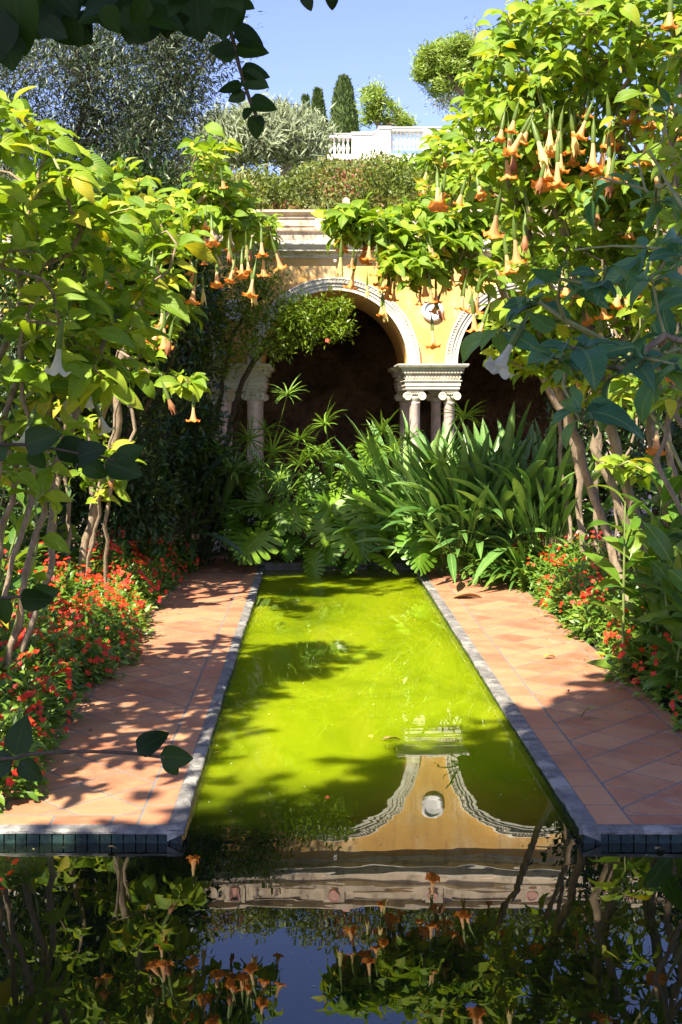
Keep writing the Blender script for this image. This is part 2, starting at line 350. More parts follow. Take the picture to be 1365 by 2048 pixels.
ovate = lambda t: max(0.02, (math.sin(PI * min(1, t ** 0.75)) ** 0.9) * (1 if t < .999 else 0))
lance = lambda t: max(0.02, math.sin(PI * t ** 0.9))
broad = lambda t: max(0.03, (math.sin(PI * t ** 0.62)) ** 0.7)
petl = lambda t: 0.12 if t < 0.12 else max(0.02, math.sin(PI * ((t - 0.12) / 0.88) ** 0.75) ** 0.9)
paddle = lambda t: 0.1 if t < 0.58 else max(0.03, max(0.0, math.sin(PI * min(1.0, (t - 0.58) / 0.42) ** 0.85)) ** 0.7)
strap_p = lambda t: max(0.04, min(1, (1 - t) * 3) ** 0.6)
_r = np.random.default_rng(3)
T_BRUG = [leaf_tpl(7, _r.uniform(.17, .26), petl, fold=_r.uniform(.1, .55), droop=_r.uniform(.2, 1.9), wav=_r.uniform(.05, .2), twist=_r.normal() * .5) for _ in range(14)]
T_IMP = [leaf_tpl(3, 0.2, lance, fold=.25, droop=d) for d in (.4, .9)]
T_OLIVE = [leaf_tpl(2, 0.11, lance, fold=.2, droop=.3)]
T_SMALL = [leaf_tpl(2, 0.22, lance, fold=.3, droop=.3)]
T_CANNA = [leaf_tpl(8, 0.19, petl, fold=f, droop=d, wav=.05, twist=tw) for f, d, tw in ((.3, .9, .2), (.2, 1.4, -.2), (.35, .5, 0))]
T_STREL = [leaf_tpl(12, 0.034, paddle, fold=f, droop=d, twist=tw) for f, d, tw in ((.6, .2, .5), (.8, .35, -.6), (.55, .5, 0), (.6, 1.2, .9), (.5, .9, -.3), (.4, 1.6, .4))]
T_STRAP = [leaf_tpl(7, 0.04, strap_p, fold=.35, droop=d, twist=tw) for d, tw in ((1.6, .3), (2.1, -.3), (1.1, 0))]
T_SEDGE = [leaf_tpl(4, 0.035, strap_p, fold=.4, droop=d) for d in (.7, 1.2, .4)]
T_ROUND = [leaf_tpl(7, 0.36, broad, fold=f, droop=d) for f, d in ((.15, .3), (.25, .5), (.1, .1))]
T_NEEDLE = [rhomb(0.07)]
T_RH = [rhomb(0.22, 0.06), rhomb(0.28, -0.05)]
T_PN = [rhomb(0.11, 0.0)]

def scatter(acc, tpls, pos, d, nrm, size, rnd=None, mi=0, wscale=None):
    pos = np.asarray(pos, float); n = len(pos)
    if n == 0: return
    d = unit(d); side = np.cross(d, nrm); bad = np.linalg.norm(side, axis=1) < 1e-4
    side[bad] = (1, 0, 0); side = unit(side); nn = np.cross(side, d)
    size = np.broadcast_to(np.asarray(size, float), (n,))
    rnd = RG.random(n) if rnd is None else np.broadcast_to(rnd, (n,))
    ws = np.ones(n) if wscale is None else wscale
    idx = RG.integers(0, len(tpls), n)
    for k, (TV, TQ, TU) in enumerate(tpls):
        s = idx == k; m = int(s.sum())
        if not m: continue
        V = pos[s][:, None] + size[s][:, None, None] * (TV[None, :, 0:1] * ws[s][:, None, None] * side[s][:, None] + TV[None, :, 1:2] * d[s][:, None] + TV[None, :, 2:3] * nn[s][:, None])
        Q = TQ[None] + (np.arange(m) * len(TV))[:, None, None]
        acc.add(V.reshape(-1, 3), Q.reshape(-1, 4), UV=np.tile(TU, (m, 1)), rnd=np.repeat(rnd[s], len(TV)), mi=mi)

def rdirs(n):
    return unit(RG.normal(size=(n, 3)))

# ---------------------------------------------------------------- branching skeleton
def smooth_poly(pts, step):
    pts = np.asarray(pts, float)
    if len(pts) < 2: return pts
    P_ = np.vstack([2 * pts[0] - pts[1], pts, 2 * pts[-1] - pts[-2]])
    out = []
    for i in range(1, len(P_) - 2):
        n = max(1, int(np.linalg.norm(P_[i + 1] - P_[i]) / step))
        for t in np.arange(n) / n:
            a, b, c, d = P_[i - 1], P_[i], P_[i + 1], P_[i + 2]
            out.append(0.5 * ((2 * b) + (-a + c) * t + (2 * a - 5 * b + 4 * c - d) * t ** 2 + (-a + 3 * b - 3 * c + d) * t ** 3))
    out.append(pts[-1]); return np.array(out)

def grow(trunks, tips, rtip=0.004, rmax=0.06, jit=0.03, step=0.14, power=0.5, skip=0.35, down=1.0, k=6, young=0):
    pos, par = [], []; allowed = []
    for tr in trunks:
        sp = smooth_poly(tr, step); sp[1:-1] += RG.normal(size=(len(sp) - 2, 3)) * jit * 0.4
        for i, q in enumerate(sp):
            pos.append(q); par.append(len(pos) - 2 if i else -1); allowed.append(i / len(sp) > skip)
    pos = list(pos)
    ntr = len(pos); arr = np.zeros((ntr + len(tips) * 9 + 8, 3)); arr[:ntr] = pos; al = np.zeros(len(arr), bool); al[:ntr] = allowed
    n = ntr
    tips = np.asarray(tips, float)
    dd = np.array([np.min(np.linalg.norm(arr[:ntr][al[:ntr]] - t, axis=1)) for t in tips])
    tipnode = np.zeros(len(tips), int)
    for ti in np.argsort(dd):
        t = tips[ti]
        df = t - arr[:n]; dist = np.linalg.norm(df, axis=1)
        cost = dist + down * np.maximum(0, -df[:, 2] + 0.1 * dist); cost[~al[:n]] += 1e3
        q = int(np.argmin(cost)); dq = dist[q]
        pd = unit(arr[q] - arr[par[q]]) if par[q] >= 0 else np.array([0, 0, 1.0])
        ctrl = arr[q] + unit(pd * 0.6 + np.array([0, 0, 0.5]) + unit(df[q]) * 0.8) * dq * 0.45
        m = int(np.clip(round(dq / step), 1, 8)); last = q
        for s in np.arange(1, m + 1) / m:
            pt = (1 - s) ** 2 * arr[q] + 2 * s * (1 - s) * ctrl + s * s * t
            if s < 1: pt = pt + RG.normal(size=3) * jit
            arr[n] = pt; par.append(last); al[n] = True; last = n; n += 1
        tipnode[ti] = last
    cnt = np.zeros(n)
    for q in tipnode: cnt[q] += 1
    for i in range(n - 1, -1, -1):
        if par[i] >= 0: cnt[par[i]] += cnt[i]
    rad = np.clip(rtip * np.maximum(cnt, 1) ** power, rtip * 0.8, rmax)
    for i in range(1, ntr):                                  # trunks never swell upward
        pass
    ch = [[] for _ in range(n)]
    for i in range(n):
        if par[i] >= 0: ch[par[i]].append(i)
    acc = Acc()
    starts = [i for i in range(n) if par[i] < 0]
    while starts:
        s = starts.pop(); chain = [s]; c = s
        while ch[c]:
            o = sorted(ch[c], key=lambda q: -cnt[q]); starts.extend(o[1:]); c = o[0]; chain.append(c)
        pts = arr[chain]; rr = rad[chain]
        if par[s] >= 0:
            pts = np.vstack([arr[par[s]], pts]); rr = np.concatenate([[min(rad[par[s]], rad[s] * 1.3)], rr])
        if len(pts) > 1:
            kk = k if rr.max() > 0.012 else 4
            tube(acc, pts, rr, k=kk, rnd=RG.random(), mi=1 if (young and rr.max() < young) else 0)
    tipdir = np.array([unit(arr[q] - arr[par[q]]) for q in tipnode])
    return acc, arr[:n], np.array(par), cnt, tipdir

def ell(px, py, D, rx, ry, rd, n, hollow=0.35):
    """n points in an ellipsoid given by where it stands: image centre, metres away, radii."""
    c = P(px, py, D); s = D * DK / F
    u = rdirs(n) * (hollow + (1 - hollow) * RG.random((n, 1))) ** 0.5
    return c + u * np.array([rx * s, rd, ry * s])

# ================================================================= world, sun, camera
w = bpy.data.worlds.new("World"); SC.world = w; w.use_nodes = True
nt = w.node_tree; bg = nt.nodes['Background']
sky = nt.nodes.new('ShaderNodeTexSky'); sky.sky_type = 'NISHITA'; sky.sun_disc = False
sky.sun_elevation = SUN_EL; sky.sun_rotation = math.radians(210); sky.air_density = 1.0; sky.dust_density = 0.6; sky.ozone_density = 2.0
tm = nt.nodes.new('ShaderNodeMix'); tm.data_type = 'RGBA'; tm.blend_type = 'MULTIPLY'; tm.inputs[0].default_value = 1.0; tm.inputs[7].default_value = (0.96, 0.84, 1.1, 1)
nt.links.new(sky.outputs[0], tm.inputs[6]); nt.links.new(tm.outputs[2], bg.inputs[0]); bg.inputs[1].default_value = 0.098
sd = bpy.data.lights.new('sun', 'SUN'); sd.energy = 5.0; sd.angle = math.radians(0.53); sd.color = (1.0, 0.92, 0.77)
so = bpy.data.objects.new('sun', sd); COL.objects.link(so)
so.rotation_euler = Vector(SDIR).to_track_quat('-Z', 'Y').to_euler(); so.location = (-6, -10, 20)
cd = bpy.data.cameras.new('camera'); cam = bpy.data.objects.new('camera', cd); COL.objects.link(cam)
cam.location = (0, 0, HC); cam.rotation_euler = (PI / 2, 0, 0)
cd.sensor_fit = 'VERTICAL'; cd.sensor_height = 36; cd.sensor_width = 24; cd.lens = 36 * F / 2048
cd.shift_y = -(1024 - Y0) / 2048; cd.shift_x = (682.5 - X0) / 2048
cd.clip_start = 0.05; cd.clip_end = 3000
SC.camera = cam
SC.view_settings.view_transform = 'Standard'; SC.view_settings.look = 'None'; SC.view_settings.gamma = 1
SC.view_settings.exposure = 1.5
SC.render.engine = 'CYCLES'
SC.cycles.max_bounces = 8; SC.cycles.diffuse_bounces = 4; SC.cycles.glossy_bounces = 4; SC.cycles.transmission_bounces = 4
SC.cycles.use_denoising = True
SC.cycles.sample_clamp_indirect = 6

# ================================================================= setting
PX_L, PX_R = -0.60, 1.25            # pool edges
YF, YB = 5.56, 15.0                 # front edge of the paths, far end of the channel
ZP = 0.06
def struct(name, acc, mats, smooth=False, parent=None):
    o = acc.build(name, mats, parent, smooth)
    if parent is None: o['kind'] = 'structure'
    return o
def sheet(acc, x0, x1, y0, y1, z, nx=1, ny=1, hf=None, mi=0):
    xs = np.linspace(x0, x1, nx + 1); ys = np.linspace(y0, y1, ny + 1)
    X, Y = np.meshgrid(xs, ys); Z = np.full_like(X, z) if hf is None else hf(X, Y)
    V = np.stack([X, Y, Z], -1).reshape(-1, 3)
    i, j = np.meshgrid(np.arange(ny), np.arange(nx), indexing='ij'); s = nx + 1
    acc.add(V, np.stack([i * s + j, i * s + j + 1, (i + 1) * s + j + 1, (i + 1) * s + j], -1).reshape(-1, 4), mi=mi)

a = Acc(); sheet(a, -400, 400, -400, 900, -0.8); struct('ground', a, M['turf'])
def hill_h(X, Y):
    z = np.interp(Y, [18.4, 19, 21.5, 27, 33, 36.2, 40, 60, 120, 300], [4.35, 4.45, 5.2, 6.8, 8.0, 9.15, 9.4, 10.5, 13, -1])
    side = np.clip((np.abs(X - 1) - 40) / 60, 0, 1)
    return z * (1 - side) - side + 0.12 * np.sin(X * 1.7 + Y) * np.clip((Y - 20) / 5, 0, 1)
a = Acc(); sheet(a, -160, 160, 22.2, 300, 0, 120, 160, hill_h); struct('hill', a, M['turf'], smooth=True)
# soil banks round the pool
def soil_h(X, Y): return 0.03 + 0.05 * np.sin(X * 3.1) * np.cos(Y * 2.3) * np.clip((np.abs(X - 0.33) - 2.0), 0, 1)
for nm, (x0, x1, y0, y1) in (('left', (-14, -1.60, YF, 16.2)), ('right', (2.28, 14, YF, 16.2)), ('far', (-1.6, 2.28, YB + .1, 16.2)), ('fl', (-14, -5.0, -8, YF)), ('fr', (5.0, 14, -8, YF)), ('near', (-5.0, 5.0, -8, 2.7))):
    a = Acc(); sheet(a, x0, x1, y0, y1, 0, 40, 40, soil_h); box(a, x0, x1, y0, y1, -0.79, -0.09); struct('soil', a, M['soil'], smooth=True)
# water and basin
a = Acc(); box(a, -5.0, 5.0, 2.7, YF + .02, -0.6, 0.0); box(a, PX_L - .04, PX_R + .04, YF + .021, YB + .1, -0.6, 0.0)
# one sheet for the surface so both arms join
a = Acc()
sheet(a, -5.0, PX_L - .03, 2.7, YF + .03, 0); sheet(a, PX_L - .03, PX_R + .03, 2.7, YF + .03, 0); sheet(a, PX_R + .03, 5.0, 2.7, YF + .03, 0)
sheet(a, PX_L - .03, PX_R + .03, YF + .03, YB + .2, 0)
struct('water', a, M['water'])

def clip_poly(poly, axis, val, keep_gt):
    out = []
    for i in range(len(poly)):
        p, q = poly[i], poly[(i + 1) % len(poly)]
        pi = (p[axis] >= val) if keep_gt else (p[axis] <= val); qi = (q[axis] >= val) if keep_gt else (q[axis] <= val)
        if pi: out.append(p)
        if pi != qi:
            t = (val - p[axis]) / (q[axis] - p[axis]); out.append((p[0] + t * (q[0] - p[0]), p[1] + t * (q[1] - p[1])))
    return out
def tile_poly(acc, poly, z, th=0.003):
    n = len(poly)
    if n < 3: return
    cx = sum(p[0] for p in poly) / n; cy = sum(p[1] for p in poly) / n
    r = RG.random(); b = 0.0015; zz = z + RG.normal() * 0.0002
    V = [(p[0], p[1], z - th) for p in poly] + [(p[0], p[1], zz - 0.0007) for p in poly]
    inner = []
    for p in poly:
        dx, dy = cx - p[0], cy - p[1]; l = math.hypot(dx, dy) or 1; inner.append((p[0] + dx / l * b, p[1] + dy / l * b, zz))
    V += inner + [(cx, cy, zz)]
    Q = []
    for i in range(n):
        j = (i + 1) % n; Q.append([i, j, n + j, n + i]); Q.append([n + i, n + j, 2 * n + j, 2 * n + i])
    # fan of quads: (centre, mid, corner, mid) would need mids; use degenerate-free pairs
    mids = [tuple((np.array(inner[i]) + np.array(inner[(i + 1) % n])) / 2) for i in range(n)]
    base = len(V); V += mids
    for i in range(n):
        Q.append([3 * n, base + (i - 1) % n, 2 * n + i, base + i])
    acc.add(V, Q, rnd=r)
def path_side(xin, xbl, xout, xfar, sgn):
    """xin: coping/tile line, xbl: border/field line, xout: field/outer line, xfar: bed edge"""
    g = 0.0068
    acc = Acc()
    lo, hi = sorted((xbl, xout))
    S = 0.283; s2 = S / math.sqrt(2)
    cx0 = xbl; yfront = YF + 0.085 + 0.13
    for i in range(-3, 8):
        for j in range(-2, 60):
            if (i + j) % 2: continue
            cx = cx0 + sgn * i * s2; cy = yfront - 0.1 + j * s2
            h = s2 - g * 1.4
            poly = [(cx + h, cy), (cx, cy + h), (cx - h, cy), (cx, cy - h)]
            for ax, v, kg in ((0, lo + g, True), (0, hi - g, False), (1, yfront + g, True), (1, YB + 1.0, False)):
                poly = clip_poly(poly, ax, v, kg)
                if len(poly) < 3: break
            if len(poly) >= 3: tile_poly(acc, poly, ZP)
    for (p, q, Lt, off) in ((xin, xbl, 0.283, 0.0), (xout, xfar, 0.283, 0.11)):
        l2, h2 = sorted((p, q)); y = YF + 0.085 + off - (0.283 if off else 0)
        while y < YB + 1.0:
            y0 = max(y, YF + 0.085); 
            if y + Lt - g > y0 + g: tile_poly(acc, [(l2 + g, y0 + g), (h2 - g, y0 + g), (h2 - g, y + Lt - g), (l2 + g, y + Lt - g)], ZP)
            y += Lt
    x = lo                                      # front row laid across
    while x < hi:
        x1 = min(x + 0.283, hi)
        if x1 - x > 0.03: tile_poly(acc, [(x + g, YF + 0.085 + g), (x1 - g, YF + 0.085 + g), (x1 - g, yfront - g), (x + g, yfront - g)], ZP)
        x += 0.283
    o = struct('path', acc, M['tile'])
    a2 = Acc(); l3, h3 = sorted((xin, xfar)); box(a2, l3, h3, YF + 0.08, YB + 1.05, -0.7, ZP - 0.0014)
    struct('grout_bed', a2, M['grout'], parent=o)
    return o
path_side(-0.675, -0.825, -1.52, -1.62, -1)
path_side(1.335, 1.51, 2.20, 2.30, 1)

def kerb_run(acc, p0, p1, wid, ztop, nrm):
    """rough cement coping from p0 to p1, wid towards nrm"""
    p0, p1 = np.array(p0, float), np.array(p1, float); Lg = np.linalg.norm(p1 - p0); d = (p1 - p0) / Lg; nrm = np.array(nrm, float)
    n = int(Lg / 0.035); prof = [(0.0, -0.016), (0.0, -0.006), (0.008, 0.0), (wid * .35, 0.002), (wid * .7, 0.002), (wid, 0.0), (wid, -0.05)]
    V = []
    wob = np.cumsum(RG.normal(size=n + 1)) * 0.0009; wob -= np.linspace(wob[0], wob[-1], n + 1)
    stp = np.repeat(RG.normal(size=n // 6 + 2) * 0.0022, 6)[:n + 1]
    for i in range(n + 1):
        for j, (o, z) in enumerate(prof):
            e = wob[i] + RG.normal() * 0.0016 if j < 3 else 0
            q = p0 + d * Lg * i / n + nrm * (o + e)
            V.append((q[0], q[1], ztop + z + (stp[i] + RG.normal() * 0.0012 if 0 < j < 5 else 0)))
    m = len(prof); Q = [[i * m + j, i * m + j + 1, (i + 1) * m + j + 1, (i + 1) * m + j] for i in range(n) for j in range(m - 1)]
    acc.add(V, Q)
    # end cap
    V2 = V[:m]; acc.add([V2[0], V2[1], V2[5], V2[6]], [[0, 1, 2, 3]])
def mosaic_run(acc, p0, p1, nrm):
    p0, p1 = np.array(p0, float), np.array(p1, float); Lg = np.linalg.norm(p1 - p0); d = (p1 - p0) / Lg; nrm = np.array(nrm, float); x = 0
    while x < Lg:
        w_ = 0.056 + RG.normal() * 0.003
        for row, (z1, z0) in enumerate(((ZP - 0.0158, -0.006), (-0.009, -0.06), (-0.063, -0.12))):
            a0, a1 = p0 + d * (x + .003), p0 + d * min(x + w_ - .003, Lg)
            dp = RG.random() * 0.003
            q0, q1 = a0 - nrm * (0.004 + dp), a1 - nrm * (0.004 + dp); r0, r1 = a0 + nrm * .01, a1 + nrm * .01
            V = [(q0[0], q0[1], z0), (q1[0], q1[1], z0), (r1[0], r1[1], z0), (r0[0], r0[1], z0), (q0[0], q0[1], z1), (q1[0], q1[1], z1), (r1[0], r1[1], z1), (r0[0], r0[1], z1)]
            acc.add(V, BOXQ, rnd=RG.random())
        x += w_
for sx, xin, xw, xend in ((-1, -0.675, PX_L, -5.2), (1, 1.335, PX_R, 5.2)):
    a = Acc()
    kerb_run(a, (xw, YF + 0.0), (xw, YB + 0.9), abs(xin - xw), ZP + 0.001, (sx, 0))
    kerb_run(a, (xw + sx * .002, YF - .001), (xend, YF - .001), 0.082, ZP + 0.0012, (0, 1))
    box(a, *sorted((xw + sx * .02, xin)), YF + .02, YB + .9, -0.5, ZP - 0.05); box(a, *sorted((xw + sx * .02, xend)), YF + .02, YF + .08, -0.5, ZP - 0.052)
    ko = struct('kerb', a, M['kerb'])
    a = Acc(); mosaic_run(a, (xw + sx * .005, YF + 0.012), (xend, YF + 0.012), (0, 1)); mosaic_run(a, (xw + sx * .012, YF + .02), (xw + sx * .012, YB + .2), (sx, 0))
    struct('mosaic_tiles', a, M['mosaic'], parent=ko)
a = Acc(); box(a, PX_L - .1, PX_R + .1, YB + .1, YB + .3, -.5, 0.09, bev=.01); struct('kerb', a, M['kerb'])
a = Acc(); box(a, -5.1, 5.1, 2.5, 2.72, -.5, 0.09, bev=.01); struct('kerb', a, M['kerb'])

# ================================================================= arcade building
YW, YR = 16.3, 18.3
ZS, RI, RO = 2.635, 1.005, 1.17
CX = [0.285 + 2.68 * k for k in range(-3, 4)]
XL, XR_ = CX[0] - 1.34, CX[-1] + 1.34
bld = thing('arcade_building', 'ochre arcade with cream arches on paired columns at the far end of the pool', 'building', (0.285, YW, 0))
def bpart(name, acc, mat, smooth=False, parent=None):
    o = acc.build(name, mat, None, smooth); o.parent = parent or bld
    o.location = (-0.285, -YW, 0) if parent is None else (0, 0, 0)
    return o
a = Acc()
ZT = 4.12
for cx in CX:
    th = np.linspace(PI, 0, 33); ax = cx + RI * np.cos(th); az = ZS + RI * np.sin(th)
    for yy, flip in ((YW, 0), (YR, 1)):
        V = []
        for x_, z_ in zip(ax, az): V += [(x_, yy, z_), (x_, yy, ZT)]
        a.add(V, [[2 * i, 2 * i + 2, 2 * i + 3, 2 * i + 1] for i in range(32)])
    V = []
    for x_, z_ in zip(ax, az): V += [(x_, YW, z_), (x_, YR, z_)]
    a.add(V, [[2 * i, 2 * i + 2, 2 * i + 3, 2 * i + 1] for i in range(32)])
for k in range(len(CX) + 1):
    xa = (CX[k - 1] + RI) if k else XL; xb = (CX[k] - RI) if k < len(CX) else XR_
    for yy in (YW, YR): a.add([(xa, yy, ZS), (xb, yy, ZS), (xb, yy, ZT), (xa, yy, ZT)], [[0, 1, 2, 3]])
    a.add([(xa, YW, ZS), (xb, YW, ZS), (xb, YR, ZS), (xa, YR, ZS)], [[0, 1, 2, 3]])
for xx in (XL, XR_): a.add([(xx, YW, 0), (xx, 22, 0), (xx, 22, ZT), (xx, YW, ZT)], [[0, 1, 2, 3]])
bpart('wall', a, M['render'])
a = Acc()                                           # dark grotto behind the gallery
rw = lambda X, Y: 0
xs = np.linspace(XL, XR_, 90); zs = np.linspace(0, ZT + .1, 26); X, Z = np.meshgrid(xs, zs)
Yb = 21.2 + 0.35 * np.sin(X * 3.1 + Z * 2) * np.sin(Z * 4.1 + X) + 0.2 * RG.random(X.shape)
V = np.stack([X, Yb, Z], -1).reshape(-1, 3); i, j = np.meshgrid(np.arange(25), np.arange(89), indexing='ij')
a.add(V, np.stack([i * 90 + j, i * 90 + j + 1, (i + 1) * 90 + j + 1, (i + 1) * 90 + j], -1).reshape(-1, 4))
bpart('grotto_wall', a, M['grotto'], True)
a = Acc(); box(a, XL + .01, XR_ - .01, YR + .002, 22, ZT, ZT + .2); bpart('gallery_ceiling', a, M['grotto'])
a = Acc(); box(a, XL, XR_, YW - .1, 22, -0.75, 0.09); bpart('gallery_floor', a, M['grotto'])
# archivolts
prof = [(RI - .004, 0.02), (RI - .004, -.035), (RI + .045, -.035), (RI + .05, -.05), (RI + .085, -.05), (RI + .09, -.068), (RI + .105, -.072), (RI + .115, -.06), (RI + .14, -.062), (RI + .15, -.08), (RO, -.07), (RO, 0.02)]
for cx in CX:
    a = Acc(); th = np.linspace(PI, 0, 49)
    V = [(cx + r * math.cos(t), YW + y, ZS + r * math.sin(t)) for t in th for r, y in prof]; m = len(prof)
    a.add(V, [[i * m + j, i * m + j + 1, (i + 1) * m + j + 1, (i + 1) * m + j] for i in range(48) for j in range(m - 1)])
    for t in np.linspace(0.02, PI - .02, 84):
        c = np.array([cx + (RI + .127) * math.cos(t), YW - .062, ZS + (RI + .127) * math.sin(t)]); ta = np.array([-math.sin(t), 0, math.cos(t)]) * .011; ra = np.array([math.cos(t), 0, math.sin(t)]) * .011; fa = np.array([0, -.014, 0])
        V = [c - ta - ra, c + ta - ra, c + ta + ra, c - ta + ra] + [c - ta * .6 - ra * .6 + fa, c + ta * .6 - ra * .6 + fa, c + ta * .6 + ra * .6 + fa, c - ta * .6 + ra * .6 + fa]
        a.add(V, BOXQ[1:])
    bpart('archivolt', a, M['stone'])
# entablature blocks on the piers, columns
PXC = [CX[0] - 1.34] + [c + 1.34 for c in CX]
def rect_sweep(acc, x0, x1, y0, y1, prof):
    V = []
    for e, z in prof: V += [(x0 - e, y0 - e, z), (x1 + e, y0 - e, z), (x1 + e, y1 + e, z), (x0 - e, y1 + e, z)]
    n = len(prof)
    Q = [[i * 4 + j, i * 4 + (j + 1) % 4, (i + 1) * 4 + (j + 1) % 4, (i + 1) * 4 + j] for i in range(n - 1) for j in range(4)]
    Q += [[0, 1, 2, 3], [4 * n - 4, 4 * n - 3, 4 * n - 2, 4 * n - 1]]
    acc.add(V, Q)
EP = [(0.0, 2.292), (0.0, 2.335), (.012, 2.337), (.012, 2.385), (.03, 2.40), (.03, 2.41), (0.0, 2.415), (0.0, 2.47), (.012, 2.475), (.012, 2.50), (.03, 2.505), (.03, 2.535), (.055, 2.545), (.06, 2.575), (.10, 2.59), (.115, 2.615), (.115, 2.633)]
def column(cx, cy):
    a = Acc()
    lathe(a, [(.105, .09), (.105, .13), (.09, .14), (.10, .16), (.10, .175), (.082, .19), (.082, .2), (.081, .9), (.072, 2.09), (.08, 2.10), (.08, 2.115), (.072, 2.12), (.072, 2.2)], (cx, cy, 0), 18)
    col = bpart('column', a, M['marble'], True)
    c = Acc()
    box(c, cx - .115, cx + .115, cy - .1, cy + .1, 2.262, 2.289)
    lathe(c, [(.078, 2.13), (.098, 2.17), (.1, 2.2)], (cx, cy, 0), 16)
    box(c, cx - .1, cx + .1, cy - .085, cy + .085, 2.215, 2.262)
    for s in (-1, 1):
        vc = (cx + s * .098, cy, 2.198)
        lathe(c, [(0.001, -.1), (.018, -.102), (.02, -.093), (.03, -.092), (.032, -.102), (.052, -.102), (.056, -.09), (.05, -.05), (.04, 0), (.05, .05), (.056, .09), (.05, .1), (.001, .1)], vc, 16, axis='y')
    for t in np.linspace(-.06, .06, 5):
        lathe(c, [(.001, -.1), (.011, -.095), (.011, -.07)], (cx + t, cy, 2.235), 8, axis='y')
    k = c.build('capital', M['stone'], None, False); k.parent = col
    return col
for pc in PXC:
    for (y0, y1) in ((16.2, 16.9), (17.65, 18.35)):
        a = Acc(); rect_sweep(a, pc - .365, pc + .365, y0 + .05, y1 - .05, EP)
        for z0, z1, e in ((2.508, 2.532, .03), (2.44, 2.468, .0)):
            for x_ in np.arange(pc - .365 - e, pc + .36 + e, .042):
                box(a, x_ + .006, x_ + .03, y0 + .05 - e - .022, y0 + .049 - e, z0, z1)
            for y_ in np.arange(y0 + .05 - e, y1 - .07 + e, .042):
                for xx, s in ((pc - .365 - e, -1), (pc + .365 + e, 1)):
                    box(a, *sorted((xx - s * .001, xx + s * .022)), y_ + .006, y_ + .03, z0, z1)
        bpart('entablature', a, M['stone'])
        for xo in (-.236, .236):
            if y0 < 17: column(pc + xo, y0 + .17)
            if y0 > 17: column(pc + xo, y1 - .2)
def x_extrude(acc, prof, x0, x1, mi=0):
    V = [(x0, y, z) for y, z in prof] + [(x1, y, z) for y, z in prof]; n = len(prof)
    acc.add(V, [[i, i + 1, n + i + 1, n + i] for i in range(n - 1)], mi=mi)
a = Acc()
x_extrude(a, [(YW - p, z) for p, z in ((0, 4.07), (.02, 4.075), (.02, 4.10), (.045, 4.12), (.045, 4.145), (.14, 4.156), (.14, 4.18), (.16, 4.195), (.19, 4.235), (.19, 4.25), (.18, 4.252), (.06, 4.285), (.06, 4.30))], XL - .1, XR_ + .1)
bpart('cornice', a, M['stone'])
M['weathered'] = solid_mat('weathered_stone', (0.62, 0.50, 0.36), var=0.2, scale=4, rough=0.9, bump=0.4, alt=(0.42, 0.33, 0.24), altscale=5)
a = Acc()
x_extrude(a, [(YW - p, z) for p, z in ((.06, 4.30), (.05, 4.31), (.05, 4.42), (.09, 4.435), (.09, 4.465), (.02, 4.47), (.02, 4.655), (.045, 4.665), (.075, 4.69), (.075, 4.72), (-.25, 4.722), (-.25, 4.0))], XL - .1, XR_ + .1)
for pc in PXC + CX:
    box(a, pc - .14, pc + .14, YW - .05, YW - .019, 4.472, 4.653)
for x_ in np.arange(XL, XR_, 1.34):
    box(a, x_ + .26, x_ + 1.08, YW - .036, YW - .019, 4.505, 4.515); box(a, x_ + .26, x_ + 1.08, YW - .036, YW - .019, 4.61, 4.62)
bpart('parapet', a, M['weathered'])
for pc in PXC + CX:
    a = Acc(); lathe(a, [(.001, -.062), (.06, -.062), (.062, -.07), (.072, -.07), (.075, -.05)], (pc, YW, 4.562), 20, axis='y'); bpart('pink_disc', a, M['pink'])
for pc in PXC:
    a = Acc(); lathe(a, [(.001, -.02), (.06, -.035), (.105, -.03), (.108, -.05), (.13, -.052), (.15, -.03), (.15, .01)], (pc, YW, 3.36), 28, axis='y'); bpart('medallion', a, M['white'], True)
a = Acc(); lathe(a, [(.012, -.08), (.02, -.08), (.022, .01)], (.30, YW, 4.03), 12, axis='y'); lathe(a, [(.001, -.04), (.012, -.04)], (.30, YW, 4.03), 12, axis='y'); bpart('drain_pipe', a, M['metal'])
a = Acc(); box(a, XL, XR_, YW + .26, 22.1, 4.33, 4.42); box(a, XL, XR_, YW + .3, 18.1, 4.42, 4.5, bev=.01); bpart('roof', a, M['weathered'])
print('architecture done')

# ================================================================= flowers (templates, reused)
def trumpet_mesh(name, matkey, Lh=0.25, flare=0.062, lobes=True, k=30):
    prof = [(.005, 0), (.008, -.02), (.009, -.06), (.011, -.10), (.014, -.14), (.020, -.18), (.029, -.212), (flare * .72, -.235), (flare * 1.05, -.238)]
    th = np.arange(k + 1) * 2 * PI / k; n = len(prof); V = np.zeros((n, k + 1, 3)); UV = np.zeros((n, k + 1, 2))
    lob = np.abs(np.cos(th * 2.5))
    for i, (r, z) in enumerate(prof):
        e = max(0, (i - 6) / 2)
        pt = (1 - lob) ** 2
        rr = r * (1 + 0.12 * e * (pt * 2 - .6)) * (1 + (0.03 * np.cos(5 * th) if i > 2 else 0))
        V[i, :, 0] = rr * np.cos(th); V[i, :, 1] = rr * np.sin(th); V[i, :, 2] = (z + e * pt * (0.022 if lobes else -.05) + 0.004 * e * np.sin(7 * th)) * Lh / .25
        UV[i, :, 0] = th / 2 / PI; UV[i, :, 1] = i / (n - 1)
    i, j = np.meshgrid(np.arange(n - 1), np.arange(k), indexing='ij'); s = k + 1
    a = Acc(); a.add(V.reshape(-1, 3), np.stack([i * s + j, i * s + j + 1, (i + 1) * s + j + 1, (i + 1) * s + j], -1).reshape(-1, 4), UV=UV.reshape(-1, 2))
    o = a.build(name, M[matkey]); me = o.data; bpy.data.objects.remove(o); return me
